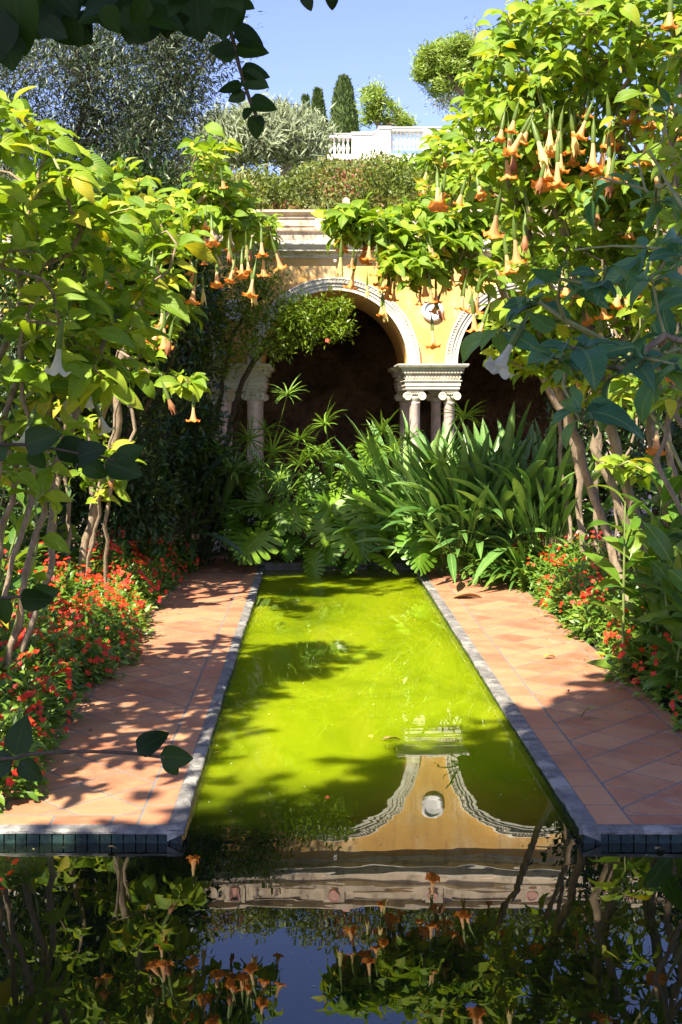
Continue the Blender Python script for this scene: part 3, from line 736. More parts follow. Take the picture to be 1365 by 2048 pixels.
M['trumpet_young'] = trumpet_mat('young_trumpet', [(0.0, (0.42, 0.48, 0.12)), (0.4, (0.72, 0.68, 0.28)), (1.0, (0.85, 0.66, 0.25))])
FL = [trumpet_mesh('flower', 'trumpet'), trumpet_mesh('flower', 'trumpet', .28, .066), trumpet_mesh('flower', 'trumpet', .2, .048), trumpet_mesh('flower', 'trumpet_young', .25, .03, False), trumpet_mesh('flower', 'trumpet_dry', .2, .02, False)]
FLW = [trumpet_mesh('flower', 'trumpet_white', .24, .062)]
a = Acc(); lathe(a, [(.004, .05), (.006, .03), (.012, .0), (.0145, -.03), (.0155, -.06), (.0165, -.09), (.013, -.105)], k=10)
tube(a, [(0.03, 0, .11), (.02, 0, .09), (.006, 0, .07), (0, 0, .045)], .003, 5)
o_ = a.build('calyx', leaf_mat('calyx_green', G((0, (.14, .22, .04)), (1, (.2, .28, .05))), midrib=0)); CALYX = o_.data; bpy.data.objects.remove(o_)

def add_flowers(root, pts, kinds, scale=(0.85, 1.15), rloc=None):
    rl = np.array(root.location)
    for p in pts:
        me = kinds[0] if len(kinds) == 1 else kinds[int(RG.choice(len(kinds), p=[.33, .23, .16, .14, .14]))]
        o = bpy.data.objects.new('flower', me); COL.objects.link(o); o.parent = root
        o.location = p - rl; s = RG.uniform(*scale); o.scale = (s, s, s)
        o.rotation_euler = (RG.normal() * .2, RG.normal() * .2, RG.uniform(0, 6.28))
        c = bpy.data.objects.new('calyx', CALYX); COL.objects.link(c); c.parent = o

def brugmansia(label, base, trunks, tips, leaf, nleaf=9, size=(.15, .29), mat='brug', flowers=0, fkinds=FL, fpts=None, rmax=.038, fl_low=True, lowp=.75, fscale=(.85, 1.15), group='angel trumpet shrubs', flean=None):
    root = thing('angel_trumpet', label, 'shrub', base, group)
    acc, arr, par, cnt, td = grow(trunks, tips, rtip=.0055, rmax=rmax, jit=.032, power=.40, young=.0135)
    o = acc.build('stems', [M['bark'], M['young']], None, True, origin=base); o.location = (0, 0, 0); o.parent = root
    A = Acc()
    n = len(tips); k = nleaf
    ph = RG.random(n)[:, None] * 6.28 + np.arange(k)[None] * 2.4
    el = RG.uniform(-.35, .75, (n, k))
    el += (np.arange(k)[None] / k - .5) * .5
    d = np.stack([np.cos(ph) * np.cos(el), np.sin(ph) * np.cos(el), np.sin(el)], -1) + td[:, None] * .25
    p = tips[:, None] - td[:, None] * (np.arange(k)[None, :, None] * .018) + d * .01
    nn = np.array([-.3, -.6, .85]) + RG.normal(size=(n, k, 3)) * .3
    s = RG.uniform(*size, (n, k)) * np.linspace(1.1, .7, k)[None, ::1] * np.where(RG.random((n, k)) < .25, .6, 1)
    scatter(A, T_BRUG, p.reshape(-1, 3), d.reshape(-1, 3), nn.reshape(-1, 3), s.ravel(), rnd=np.clip(RG.random(n * k) ** 1.15 , 0, 1))
    # leaves down the young stems
    low = np.where((cnt <= 2) & (np.arange(len(arr)) > 5))[0]
    low = low[RG.random(len(low)) < lowp]
    m = len(low)
    dd = rdirs(m) * [1, 1, .4] + [0, 0, -.1]
    scatter(A, T_BRUG, arr[low], dd, np.array([-.3, -.6, .85]) + RG.normal(size=(m, 3)) * .3, RG.uniform(size[0] * .8, size[1] * .95, m))
    o = A.build('foliage', M[mat], None, True, origin=base); o.parent = root; o.location = (0, 0, 0)
    fp = []
    if flowers:
        idx = RG.permutation(n)[:flowers]
        for q in idx:
            fp.append(tips[q] + np.array([RG.normal() * .06, RG.normal() * .06, -.10 - RG.random() * .10]))
    if fpts: fp += fpts
    if fp: add_flowers(root, fp, fkinds, fscale)
    return root
V3 = lambda *a: np.array(a, float)

# ---------------- left bank shrubs
L1b = V3(-2.35, 7.6, .05)
tips = np.vstack([ell(200, 660, 7.6, 90, 60, .4, 10), ell(20, 310, 7.0, 110, 110, .7, 26), ell(130, 400, 7.2, 150, 90, .7, 22), ell(60, 570, 6.9, 150, 120, .7, 20), ell(250, 500, 7.6, 120, 90, .6, 15), ell(230, 600, 7.8, 90, 80, .4, 14), ell(110, 720, 7.3, 150, 80, .5, 26), ell(60, 900, 7.3, 110, 90, .3, 10), ell(-120, 420, 7.2, 120, 220, .8, 18)])
tr = [[L1b, P(20, 1000, 7.5), P(10, 850, 7.3), P(60, 650, 7.2), P(90, 480, 7.1)], [L1b + V3(.1, .2, 0), P(40, 950, 7.7), P(100, 800, 7.6), P(150, 650, 7.5), P(220, 560, 7.5)],
      [L1b + V3(-.1, -.4, 0), P(-20, 1050, 7.0), P(-10, 850, 7.0), P(-30, 600, 6.9), P(-60, 450, 7.0)], [L1b + V3(.25, .1, 0), P(75, 1080, 7.6), P(50, 900, 7.6), P(20, 760, 7.4), P(20, 600, 7.1)],
      [L1b + V3(.3, .3, 0), P(110, 1080, 7.9), P(90, 900, 7.8), P(120, 760, 7.6), P(170, 600, 7.5)], [L1b + V3(.2, -.3, 0), P(40, 1080, 7.2), P(65, 900, 7.2), P(40, 700, 7.0), P(100, 560, 7.0)], [L1b + V3(.35, 0, 0), P(90, 1000, 7.5), P(130, 900, 7.5), P(160, 800, 7.5), P(210, 680, 7.5)], [L1b + V3(0, .3, 0), P(10, 980, 7.9), P(30, 840, 7.8), P(-10, 700, 7.6)],
      [L1b + V3(-.3, .2, 0), P(-60, 1000, 7.4), P(-40, 800, 7.4), P(30, 640, 7.5), P(60, 400, 7.4)]]
brugmansia('nearest left angel trumpet shrub, its yellowing leaves above the red flower bed', L1b, tr, tips, 'brug', 6, (.15, .31), flowers=3, fkinds=FLW, fpts=[P(125, 770, 7.6), P(150, 745, 7.7), P(180, 740, 7.8)])
L2b = V3(-2.25, 11.5, .05); DK = 1.2
tips = np.vstack([ell(300, 470, 9.3, 130, 90, .9, 45), ell(430, 340, 9.6, 55, 70, .5, 22), ell(400, 440, 9.8, 110, 60, .7, 40), ell(500, 450, 10., 60, 40, .5, 20), ell(200, 420, 9.6, 150, 100, .8, 45), ell(60, 480, 9.8, 150, 130, .8, 40), ell(330, 580, 9.2, 60, 70, .4, 10), ell(360, 760, 8.8, 35, 25, .2, 5), ell(180, 620, 9.6, 150, 80, .6, 30), ell(280, 700, 8.9, 60, 60, .3, 10), ell(120, 800, 9.3, 110, 90, .4, 18), ell(200, 940, 9.1, 60, 60, .3, 7)])
tr = [[L2b, P(180, 1050, 9.5), P(225, 900, 9.4), P(240, 780, 9.3), P(250, 690, 9.2), P(285, 590, 9.2), P(330, 500, 9.5), P(420, 380, 9.7)],
      [L2b + V3(.1, .1, 0), P(185, 1010, 9.6), P(200, 850, 9.5), P(250, 740, 9.3), P(225, 640, 9.5), P(200, 500, 9.6)],
      [L2b + V3(-.3, 0, 0), P(110, 1030, 9.6), P(125, 880, 9.6), P(140, 760, 9.5), P(165, 600, 9.6), P(100, 480, 9.7)],
      [L2b + V3(-.15, .15, 0), P(140, 1040, 9.8), P(120, 900, 9.8), P(90, 700, 9.8), P(60, 500, 9.8)],
      [L2b + V3(.3, -.1, 0), P(215, 1000, 9.2), P(270, 860, 9.1), P(245, 760, 9.1), P(300, 690, 9.0), P(345, 610, 9.1)],
      [L2b + V3(0, 0, 0), P(200, 1000, 9.2), P(240, 800, 9.0), P(235, 700, 8.9), P(300, 745, 8.85), P(360, 755, 8.8)]]
fp = [P(*q) for q in [(a_ + RG.normal() * 4, b_ + RG.normal() * 6, c_ - .55) for a_, b_, c_ in ((345, 455, 9.6), (360, 440, 9.7), (375, 505, 9.6), (398, 520, 9.7), (405, 560, 9.8), (423, 450, 9.6), (432, 490, 9.7), (455, 480, 9.7), (462, 500, 9.6), (478, 520, 9.8), (500, 510, 9.7), (508, 480, 9.9), (522, 470, 9.7), (540, 485, 9.8), (443, 335, 9.5), (415, 430, 9.6), (318, 640, 8.7), (343, 655, 8.6), (332, 780, 8.7), (335, 630, 8.8), (310, 520, 9.0), (385, 420, 9.9), (490, 470, 10.0), (355, 480, 9.6), (388, 540, 9.6), (470, 530, 9.6), (530, 500, 9.7), (515, 530, 9.6), (495, 555, 9.6), (440, 520, 9.7), (410, 500, 9.6))]]
brugmansia('angel trumpet shrub whose peach trumpets hang over the left path before the shaded arch', L2b, tr, tips, 'brug', 9, (.15, .27), flowers=30, fpts=fp, rmax=.046, fscale=(.7, 1.12))
DK = 1.0
L0b = V3(-2.9, 6.0, .05)
tips = np.vstack([V3(-3.0, 5.9, 3.4) + rdirs(110) * RG.random((110, 1)) ** .4 * V3(.9, 1.5, .9), V3(-3.4, 6.0, 2.2) + rdirs(40) * RG.random((40, 1)) ** .4 * V3(.6, 1.0, .8), V3(-2.35, 5.2, 3.5) + rdirs(64) * RG.random((64, 1)) ** .4 * V3(.5, 1.7, .9)])
tr = [[L0b + V3(i * .12 - .2, (i % 2) * .2, 0), L0b + V3(i * .16 - .3, .1 - (i % 3) * .2, .9), L0b + V3(i * .3 - .6, (i % 3) * .4 - .4, 2.2), L0b + V3(i * .35 - .7, (i % 3) * .6 - .6, 3.3)] for i in range(4)]
brugmansia('angel trumpet shrub just beyond the left rim, shading the front of the left path', L0b, tr, tips, 'brug', 9, (.14, .26), flowers=16)
# ---------------- right bank shrubs
R1b = V3(2.95, 9.6, .05)
tips = np.vstack([ell(1080, 150, 9.0, 130, 130, .9, 75), ell(1230, 90, 8.6, 170, 130, .9, 90), ell(1000, 230, 9.4, 100, 100, .7, 55), ell(1060, 330, 9.2, 140, 90, .8, 60), ell(1250, 300, 9.0, 150, 140, .9, 75), ell(1150, 440, 9.0, 160, 100, .8, 60), ell(1100, 560, 9.0, 120, 80, .7, 30), ell(1300, 480, 9.0, 100, 120, .8, 40), ell(1220, 650, 9.3, 150, 80, .5, 30), ell(1040, 650, 9.5, 60, 50, .4, 14), ell(1030, 720, 9.7, 60, 50, .3, 12), ell(1120, 710, 9.5, 70, 40, .3, 10), ell(1220, 740, 9.3, 80, 40, .3, 9), ell(1300, 810, 9.2, 80, 60, .3, 9), ell(1150, 790, 9.6, 60, 50, .3, 7), ell(1250, 940, 9.2, 70, 40, .3, 6), ell(1040, 60, 9.2, 60, 60, .4, 16), ell(1300, -70, 8.8, 220, 130, 1.0, 60)])
tr = [[R1b, P(1260, 1000, 9.5), P(1220, 850, 9.4), P(1180, 650, 9.3), P(1120, 420, 9.2), P(1080, 220, 9.1)],
      [R1b + V3(.2, .3, 0), P(1330, 1000, 9.6), P(1300, 850, 9.5), P(1330, 640, 9.3), P(1260, 400, 9.1), P(1230, 150, 8.8)],
      [R1b + V3(-.1, -.3, 0), P(1230, 980, 9.2), P(1190, 890, 9.2), P(1240, 700, 9.1), P(1300, 480, 9.0), P(1330, 250, 8.9)],
      [R1b + V3(-.25, .1, 0), P(1190, 1000, 9.9), P(1150, 860, 9.8), P(1090, 690, 9.6), P(1060, 500, 9.4), P(1010, 330, 9.3)],
      [R1b + V3(.35, -.2, 0), P(1340, 900, 9.2), P(1365, 760, 9.0), P(1290, 600, 8.9), P(1180, 500, 8.9)]]
fp = [P(*q) for q in ((1000, 395, 8.0), (1035, 215, 8.3), (1008, 235, 8.5), (1065, 235, 8.6), (1150, 235, 8.5), (1148, 275, 8.6), (1062, 290, 8.8), (930, 365, 8.6), (952, 350, 8.8), (875, 350, 9.0), (890, 355, 9.1), (1050, 385, 8.7), (1095, 240, 8.8), (1120, 290, 8.8), (1185, 310, 8.7), (1210, 290, 8.7), (1085, 200, 8.7), (1010, 290, 8.6), (960, 560, 9.2), (975, 620, 9.0), (945, 600, 9.2), (1195, 400, 8.7), (1240, 200, 8.5), (1275, 230, 8.4), (1290, 260, 8.4))] + [P(RG.uniform(990, 1360), RG.uniform(170, 330), RG.uniform(8.0, 8.5)) for _ in range(34)] + [P(RG.uniform(980, 1330), RG.uniform(380, 640), RG.uniform(8.4, 9.2)) for _ in range(22)]
brugmansia('tallest angel trumpet shrub, bright green against the sky on the right bank', R1b, tr, tips, 'brug', 9, (.13, .23), flowers=16, fpts=fp, rmax=.045)
R2b = V3(3.0, 13.1, .05); DK = 1.14
tips = np.vstack([ell(740, 450, 10.8, 90, 35, .5, 42), ell(690, 440, 10.7, 40, 25, .3, 12), ell(850, 470, 10.8, 100, 60, .6, 60), ell(830, 530, 10.6, 80, 40, .5, 28), ell(930, 400, 11, 90, 80, .7, 55), ell(900, 310, 11.2, 50, 50, .5, 24), ell(960, 500, 10.8, 90, 80, .6, 45), ell(1080, 420, 11.5, 120, 150, .8, 50), ell(1000, 250, 11.2, 90, 90, .7, 35)])
tr = [[R2b, P(1160, 1020, 11.5), P(1145, 880, 11.4), P(1080, 740, 11.2), P(1030, 620, 11.1), P(960, 520, 11.), P(860, 490, 10.9), P(760, 470, 10.8)],
      [R2b + V3(.2, .2, 0), P(1190, 1000, 11.7), P(1200, 860, 11.6), P(1150, 700, 11.5), P(1080, 520, 11.4), P(980, 400, 11.2), P(910, 330, 11.2)],
      [R2b + V3(-.15, .2, 0), P(1140, 1050, 11.8), P(1120, 900, 11.8), P(1130, 760, 11.7), P(1120, 560, 11.6), P(1060, 350, 11.4)],
      [R2b + V3(.4, 0, 0), P(1230, 1000, 11.4), P(1270, 850, 11.4), P(1240, 700, 11.4), P(1180, 500, 11.4)]]
fp = [P(*q) for q in ((683, 490, 10.4), (708, 500, 10.5), (712, 520, 10.6), (740, 470, 10.5), (754, 500, 10.5), (757, 545, 10.6), (735, 555, 10.6), (775, 480, 10.6), (790, 500, 10.7), (770, 520, 10.6), (800, 520, 10.5), (812, 480, 10.7), (780, 550, 10.7), (765, 590, 10.6), (790, 560, 10.6), (848, 540, 10.4), (872, 560, 10.5), (868, 600, 10.5), (864, 640, 10.5), (880, 590, 10.6), (825, 470, 10.8), (905, 530, 10.6), (930, 570, 10.5), (945, 590, 10.4), (920, 520, 10.7), (900, 470, 10.9), (804, 500, 10.8), (745, 480, 10.7), (820, 515, 10.9), (890, 540, 10.8))]
brugmansia('arching angel trumpet shrub whose branch of peach trumpets crosses the cream arch', R2b, tr, tips, 'brug', 9, (.15, .27), flowers=60, fpts=fp, fscale=(.7, 1.12))
DK = 1.0
R0b = V3(3.3, 5.9, .05)
tips = np.vstack([ell(1210, 560, 5.0, 90, 30, .3, 4), ell(1330, 520, 5.2, 50, 40, .3, 3), ell(1050, 600, 5.4, 40, 25, .2, 2), ell(1140, 710, 4.8, 80, 30, .25, 4), ell(1310, 690, 4.7, 60, 60, .3, 4), ell(1150, 830, 4.7, 60, 20, .2, 2), ell(1010, 655, 5.6, 20, 25, .2, 1),
                  ell(1320, 210, 6.6, 30, 30, .3, 1), ell(1200, 390, 6.8, 60, 30, .4, 2), ell(1350, 400, 6.2, 30, 40, .4, 2), ell(1400, 560, 5.2, 50, 200, .5, 4)])
tr = [[R0b, V3(3.0, 5.8, .8), P(1420, 760, 5.6), P(1330, 700, 5.4), P(1240, 690, 5.2), P(1130, 640, 5.2)],
      [R0b + V3(.1, .1, 0), V3(3.2, 5.9, 1.3), P(1480, 560, 5.8), P(1370, 420, 5.9), P(1300, 300, 6.1)],
      [R0b + V3(-.1, -.2, 0), V3(3.0, 5.5, 1.2), P(1430, 740, 5.2), P(1330, 680, 4.9), P(1240, 740, 4.9)],
      [R0b + V3(.15, -.2, 0), V3(3.1, 5.6, 1.6), P(1420, 560, 5.3), P(1300, 500, 5.3), P(1150, 500, 5.5)]]
brugmansia('nearest right shrub, deep blue-green shaded leaves over the front edge of the right path', R0b, tr, tips, 'brug', 5, (.14, .28), mat='brug_shade', lowp=.08, flowers=0, fkinds=FLW, fpts=[P(1045, 650, 5.7)], rmax=.035)
R3b = V3(3.6, 7.9, .05)
tips = np.vstack([ell(1350, 300, 7.6, 60, 260, .6, 20), ell(1440, 250, 7.6, 90, 300, .8, 18), ell(1320, 800, 7.8, 70, 60, .4, 6), ell(1330, 580, 7.6, 60, 80, .4, 8)])
tr = [[R3b, P(1400, 900, 8.0), P(1340, 800, 8.0), P(1360, 600, 7.9), P(1350, 300, 7.7), P(1370, 100, 7.6)],
      [R3b + V3(-.3, -.1, 0), P(1365, 930, 8.1), P(1290, 800, 8.2), P(1255, 740, 8.2), P(1300, 560, 8.0), P(1320, 350, 7.8)],
      [R3b + V3(-.1, -.3, 0), P(1350, 1000, 7.8), P(1330, 880, 7.8), P(1385, 700, 7.6), P(1420, 400, 7.6)]]
brugmansia('angel trumpet shrub at the right rim of the view with thick bare grey stems', R3b, tr, tips, 'brug', 8, (.15, .27), flowers=14, rmax=.045)
print('shrubs done')

# ================================================================= trees with small leaves
def leafy(name, label, cat, base, trunks, tips, mat, tpls, size, nper, spread, rtip=.004, rmax=.1, bark='bark_dark', group=None, jit=.03, step=.2, flat=1.0, up=(0, 0, 1), dbias=0.3, skip=.3, part='crown', power=.5, hang=0.0):
    root = thing(name, label, cat, base, group)
    acc, arr, par, cnt, td = grow(trunks, tips, rtip=rtip, rmax=rmax, jit=jit, step=step, skip=skip, power=power)
    o = acc.build('trunk', M[bark], None, True, origin=base); o.parent = root; o.location = (0, 0, 0)
    n = len(tips)
    A = Acc()
    off = RG.normal(size=(n, nper, 3)) * spread * np.array([1, 1, flat])
    p = tips[:, None] + off
    d = unit(off) * .8 + rdirs(n * nper).reshape(n, nper, 3) * .7 + td[:, None] * dbias + np.array([0, 0, -hang])
    nn = np.array(up, float) + RG.normal(size=(n, nper, 3)) * .5
    sz = RG.uniform(size[0], size[1], n * nper)
    r = np.clip(np.repeat(RG.random(n), nper) * .5 + RG.random(n * nper) * .5, 0, 1)
    scatter(A, tpls, p.reshape(-1, 3), d.reshape(-1, 3), nn.reshape(-1, 3), sz, rnd=r)
    o = A.build(part, M[mat], None, False, origin=base); o.parent = root; o.location = (0, 0, 0)
    return root, A
# big olive, left
ob = V3(-4.6, 14.6, .05)
tips = np.vstack([ell(110, 190, 14, 200, 150, 1.3, 190), ell(270, 180, 14, 150, 140, 1.2, 150), ell(380, 90, 14, 70, 80, .8, 45), ell(300, 330, 13.6, 100, 90, .9, 75), ell(120, 380, 14, 170, 100, 1.0, 90), ell(-60, 200, 14, 120, 200, 1.2, 70), ell(200, 60, 14, 200, 50, .8, 60), ell(430, 40, 14, 35, 45, .4, 14), ell(330, 210, 13.8, 60, 60, .5, 25)])
tr = [[ob, V3(-4.4, 14.5, 1.4), P(60, 520, 14.3), P(120, 380, 14), P(180, 200, 14)], [ob + V3(.15, 0, 0), V3(-4.0, 14.4, 1.8), P(200, 500, 14), P(270, 330, 14), P(330, 150, 14)], [ob + V3(-.1, .1, 0), V3(-4.9, 14.6, 2), P(-40, 400, 14), P(-20, 200, 14)]]
leafy('olive_tree', 'large dark olive tree rising behind the left shrubs against the sky', 'tree', ob, tr, tips, 'olive', T_OLIVE, (.06, .105), 75, .15, rtip=.0035, rmax=.09, step=.25, hang=.1)
# pomegranate in front of the left pier
pb = V3(-1.5, 15.7, .05); DK = 1.075
tips = np.vstack([ell(460, 590, 14.6, 80, 90, .5, 90),  ell(580, 612, 14.4, 45, 14, .3, 18), ell(540, 640, 14.4, 60, 18, .3, 24), ell(520, 560, 14.5, 50, 18, .3, 16), ell(545, 690, 14.3, 45, 22, .3, 20), ell(610, 640, 14.3, 50, 30, .3, 44), ell(665, 655, 14.3, 42, 16, .15, 26), ell(665, 610, 14.3, 34, 10, .1, 14), ell(420, 700, 14.6, 50, 60, .4, 34), ell(480, 700, 14.6, 50, 40, .4, 18), ell(520, 500, 14.7, 35, 25, .3, 12), ell(390, 620, 14.6, 60, 100, .5, 50), ell(620, 680, 14.3, 30, 12, .1, 7)])
tr = [[pb, P(420, 950, 15.3), P(440, 800, 15), P(470, 660, 14.8), P(520, 590, 14.6)], [pb + V3(.1, -.1, 0), P(450, 900, 15.1), P(480, 780, 14.9), P(540, 680, 14.6), P(610, 640, 14.4)], [pb + V3(-.15, 0, 0), P(390, 900, 15.2), P(390, 700, 14.9), P(410, 600, 14.8)]]
root, _ = leafy('pomegranate_bush', 'small-leaved pomegranate bush reaching across the dark arch', 'shrub', pb, tr, tips, 'pome', T_SMALL, (.05, .085), 24, .06, rtip=.003, rmax=.035, step=.12, part='foliage')
a = Acc()
DK = 1.0
# one scarlet blossom on it
blp = P(655, 681, 15.1)
def blossom_tpl():
    A = Acc()
    for k in range(5):
        t = k * 2 * PI / 5; d = np.array([[math.cos(t), math.sin(t), .12]])
        scatter(A, [leaf_tpl(3, .36, broad, fold=-.15, droop=.25)], np.zeros((1, 3)), d, np.array([[0, 0, 1.0]]), [.028])
    return A
A_ = blossom_tpl(); b_ = A_.build('blossom', M['petal']); BLOS = b_.data; bpy.data.objects.remove(b_)
ob_ = bpy.data.objects.new('blossom', BLOS); COL.objects.link(ob_); ob_.parent = root; ob_.location = blp - pb; ob_.rotation_euler = (1.2, 0, 0); ob_.scale = (1.2,) * 3
# dark evergreens filling both banks at the back
def evergreen(label, base, es, mat='dark', n=46, sz=(.07, .13), rm=.07):
    tips = np.vstack([ell(*e) for e in es]); c = tips.mean(0)
    tr = [[np.array(base), (np.array(base) * .5 + c * .5) + V3(0, 0, -.3), c + V3(0, 0, .2)], [np.array(base) + V3(.2, .1, 0), c + V3(.5, .2, -.6), c + V3(.8, .2, .3)], [np.array(base) + V3(-.2, .1, 0), c + V3(-.6, .2, -.6), c + V3(-.9, .2, .2)]]
    return leafy('evergreen_shrub', label, 'shrub', base, tr, tips, mat, T_SMALL, sz, n, .14, rtip=.004, rmax=rm, group='evergreen shrubs behind the planting', part='foliage')
evergreen('dark evergreen shrub between the olive tree and the left path', V3(-3.4, 13.6, .05), [(180, 640, 13.4, 150, 160, .6, 90), (190, 470, 12.7, 130, 80, .6, 70), (270, 560, 13.2, 90, 110, .5, 60), (320, 560, 13.7, 80, 100, .4, 80), (240, 420, 12.9, 110, 70, .4, 60), (80, 820, 13.2, 150, 150, .6, 70), (160, 990, 13.6, 70, 60, .4, 50), (260, 1010, 13.6, 70, 50, .4, 40), (250, 820, 13.6, 110, 160, .5, 60)])
evergreen('dark evergreen shrub at the left rim behind the nearest stems', V3(-4.4, 11.6, .05), [(-40, 700, 11.6, 170, 220, .6, 100), (-40, 950, 11.4, 170, 120, .6, 60)])
evergreen('dark evergreen shrub behind the pomegranate bush', V3(-2.3, 15.4, .05), [(440, 1000, 15.2, 40, 90, .15, 40), (350, 640, 15.4, 90, 170, .4, 80), (330, 850, 15.3, 110, 130, .4, 60), (400, 900, 14.7, 45, 80, .2, 40)])
evergreen('dark evergreen shrub behind the thick stems of the right bank', V3(4.6, 14.2, .05), [(1250, 850, 14, 150, 160, .6, 90), (1400, 800, 13.5, 150, 260, .7, 90), (1240, 640, 14.2, 120, 130, .6, 50)])
evergreen('dark evergreen shrub at the right rim above the broad-leaved plants', V3(5.2, 11.0, .05), [(1480, 700, 10.6, 120, 330, .7, 110), (1400, 950, 11, 110, 130, .6, 50)])

# ================================================================= low planting
def mound(name, label, cat, base, mat, tpls, n, rad, hgt, size, group, up=.8):
    root = thing(name, label, cat, base, group)
    return root
def impatiens(label, base, rad, hgt, nl, nb, group):
    root = thing('impatiens_plant', label, 'flowering plant', base, group)
    A = Acc()
    u = rdirs(nl); u[:, 2] = np.abs(u[:, 2]); rr = (0.35 + .65 * RG.random((nl, 1))) ** .6
    lump = 1 + .16 * np.sin(u[:, :1] * 7 + base[1] * 3) * np.cos(u[:, 1:2] * 6 + base[0])
    p = u * rr * lump * np.array([rad, rad, hgt])
    d = u * [1, 1, .55] + rdirs(nl) * .6
    scatter(A, T_IMP, p, d, u * .7 + [-.1, -.2, .8] + RG.normal(size=(nl, 3)) * .25, RG.uniform(.05, .095, nl))
    o = A.build('foliage', M['imp'], root, True)
    S = Acc()
    for k in range(10):
        v = unit(rdirs(1)[0] * [1, 1, .3] + [0, 0, .6]); tube(S, [(0, 0, -.03), v * .12 + [0, 0, .03], v * np.array([rad, rad, hgt]) * .9], [.007, .006, .004], 4)
    S.build('stems', M['stem'], root)
    for k in range(nb):
        v = rdirs(1)[0] if (k % 4 == 0) else vc0 + RG.normal(size=3) * .16; vc0 = v if k % 4 == 0 else vc0; v = v * [1, 1, 1]; v[2] = abs(v[2]) * 1.1; v = unit(v + [-.0, -.25, .2])
        q = v * np.array([rad, rad, hgt]) * (1.03 + .06 * RG.random()) * (1 + .16 * math.sin(v[0] * 7 + base[1] * 3) * math.cos(v[1] * 6 + base[0]))
        b = bpy.data.objects.new('blossom', BLOS); COL.objects.link(b); b.parent = root; b.location = q
        s = RG.uniform(.6, 1.05); b.scale = (s, s, s)
        nrm = Vector(unit(v + np.array([-.1, -.5, .35]) + RG.normal(size=3) * .3)); b.rotation_euler = nrm.to_track_quat('Z', 'Y').to_euler()
    return root
ORD = ['nearest', 'second', 'third', 'fourth', 'fifth', 'sixth', 'seventh', 'eighth', 'ninth', 'tenth', 'eleventh', 'twelfth', 'thirteenth', 'fourteenth', 'fifteenth', 'sixteenth', 'seventeenth', 'eighteenth', 'nineteenth', 'twentieth']
for row, (x0, hz, y0, y1, dy, lab) in enumerate(((-1.78, .42, 6.1, 14.9, .52, 'in the row along the left path'), (-2.2, .56, 6.4, 14.6, .56, 'in the middle row of the left bed'), (-2.65, .62, 6.8, 12.2, .6, 'in the back row of the left bed'))):
    for k, y in enumerate(np.arange(y0, y1, dy)):
        b = V3(x0 + RG.normal() * .05 + (.0 if row else .03 * math.sin(k * 1.3)), y + RG.normal() * .05, .03)
        impatiens('red impatiens plant, %s from the front %s' % (ORD[k], lab), b, RG.uniform(.29, .35), hz * RG.uniform(.85, 1.15), 850 if y < 10 else 560, int(RG.uniform(60, 98)) if row < 2 else 30, 'red impatiens of the left bed')
for row, (x0, hz, y0, y1, dy, lab) in enumerate(((2.55, .42, 6.9, 14.2, .56, 'in the row along the right path'), (2.95, .58, 7.2, 13.6, .62, 'in the back row of the right bed'))):
    for k, y in enumerate(np.arange(y0, y1, dy)):
        b = V3(x0 + RG.normal() * .05, y + RG.normal() * .05, .03)
        impatiens('red impatiens plant, %s from the front %s' % (ORD[k], lab), b, RG.uniform(.27, .36), hz * RG.uniform(.85, 1.2), 700, int(RG.uniform(22, 44)), 'red impatiens of the right bed')

def clump(name, label, cat, base, mat, tpls, n, size, spread, lean, group=None, stem=0, az=None, part='foliage', foot=.12):
    root = thing(name, label, cat, base, group)
    A = Acc()
    ph = RG.random(n) * 6.28; ln = RG.uniform(lean[0], lean[1], n)
    d = np.stack([np.cos(ph) * np.sin(ln), np.sin(ph) * np.sin(ln), np.cos(ln)], -1)
    p = np.stack([np.cos(ph), np.sin(ph), 0 * ph], -1) * RG.random((n, 1)) * foot
    nn = np.stack([-np.cos(ph) * .9, -np.sin(ph) * .9, .5 + 0 * ph], -1) + RG.normal(size=(n, 3)) * .35
    # droop template bends away from its normal: face normal upwards/inwards
    scatter(A, tpls, p, d, nn, RG.uniform(size[0], size[1], n))
    A.build(part, M[mat], root, True)
    return root
gs = 'bird of paradise clumps'
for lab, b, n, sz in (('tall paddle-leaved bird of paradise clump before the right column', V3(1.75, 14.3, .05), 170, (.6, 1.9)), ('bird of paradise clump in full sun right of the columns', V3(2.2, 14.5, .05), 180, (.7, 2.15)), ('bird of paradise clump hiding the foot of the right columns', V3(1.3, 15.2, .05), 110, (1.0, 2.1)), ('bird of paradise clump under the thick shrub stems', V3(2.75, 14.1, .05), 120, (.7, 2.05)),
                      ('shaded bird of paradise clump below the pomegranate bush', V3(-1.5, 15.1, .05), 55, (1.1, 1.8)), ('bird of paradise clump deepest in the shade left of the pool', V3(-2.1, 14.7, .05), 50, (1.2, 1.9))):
    clump('bird_of_paradise', lab, 'plant', b, 'dark' if b[0] < 0 else 'strel', T_STREL, int(n * 1.7), sz, .2, (.02, .85), gs, foot=.25)  # left clumps use the dark evergreen leaf; shade is put into their colour
for lab, b, n in (('strap-leaved lily clump at the far end of the right path', V3(2.1, 13.9, .05), 120), ('strap-leaved lily clump between red impatiens and the end of the right path', V3(2.35, 13.3, .05), 110), ('strap-leaved lily clump behind the far right impatiens', V3(2.8, 13.4, .05), 90),
                  ('strap-leaved lily clump at the far end of the left flower bed', V3(-1.95, 15.1, .05), 110), ('shaded strap-leaved lily clump above the left red flowers', V3(-2.5, 13.9, .05), 110), ('strap-leaved lily clump in the shadow left of the monstera', V3(-2.9, 12.9, .05), 90)):
    clump('lily_clump', lab, 'plant', b, 'strap', T_STRAP, n, (.45, .8), .2, (.1, 1.0), 'strap-leaved lily clumps', foot=.14)

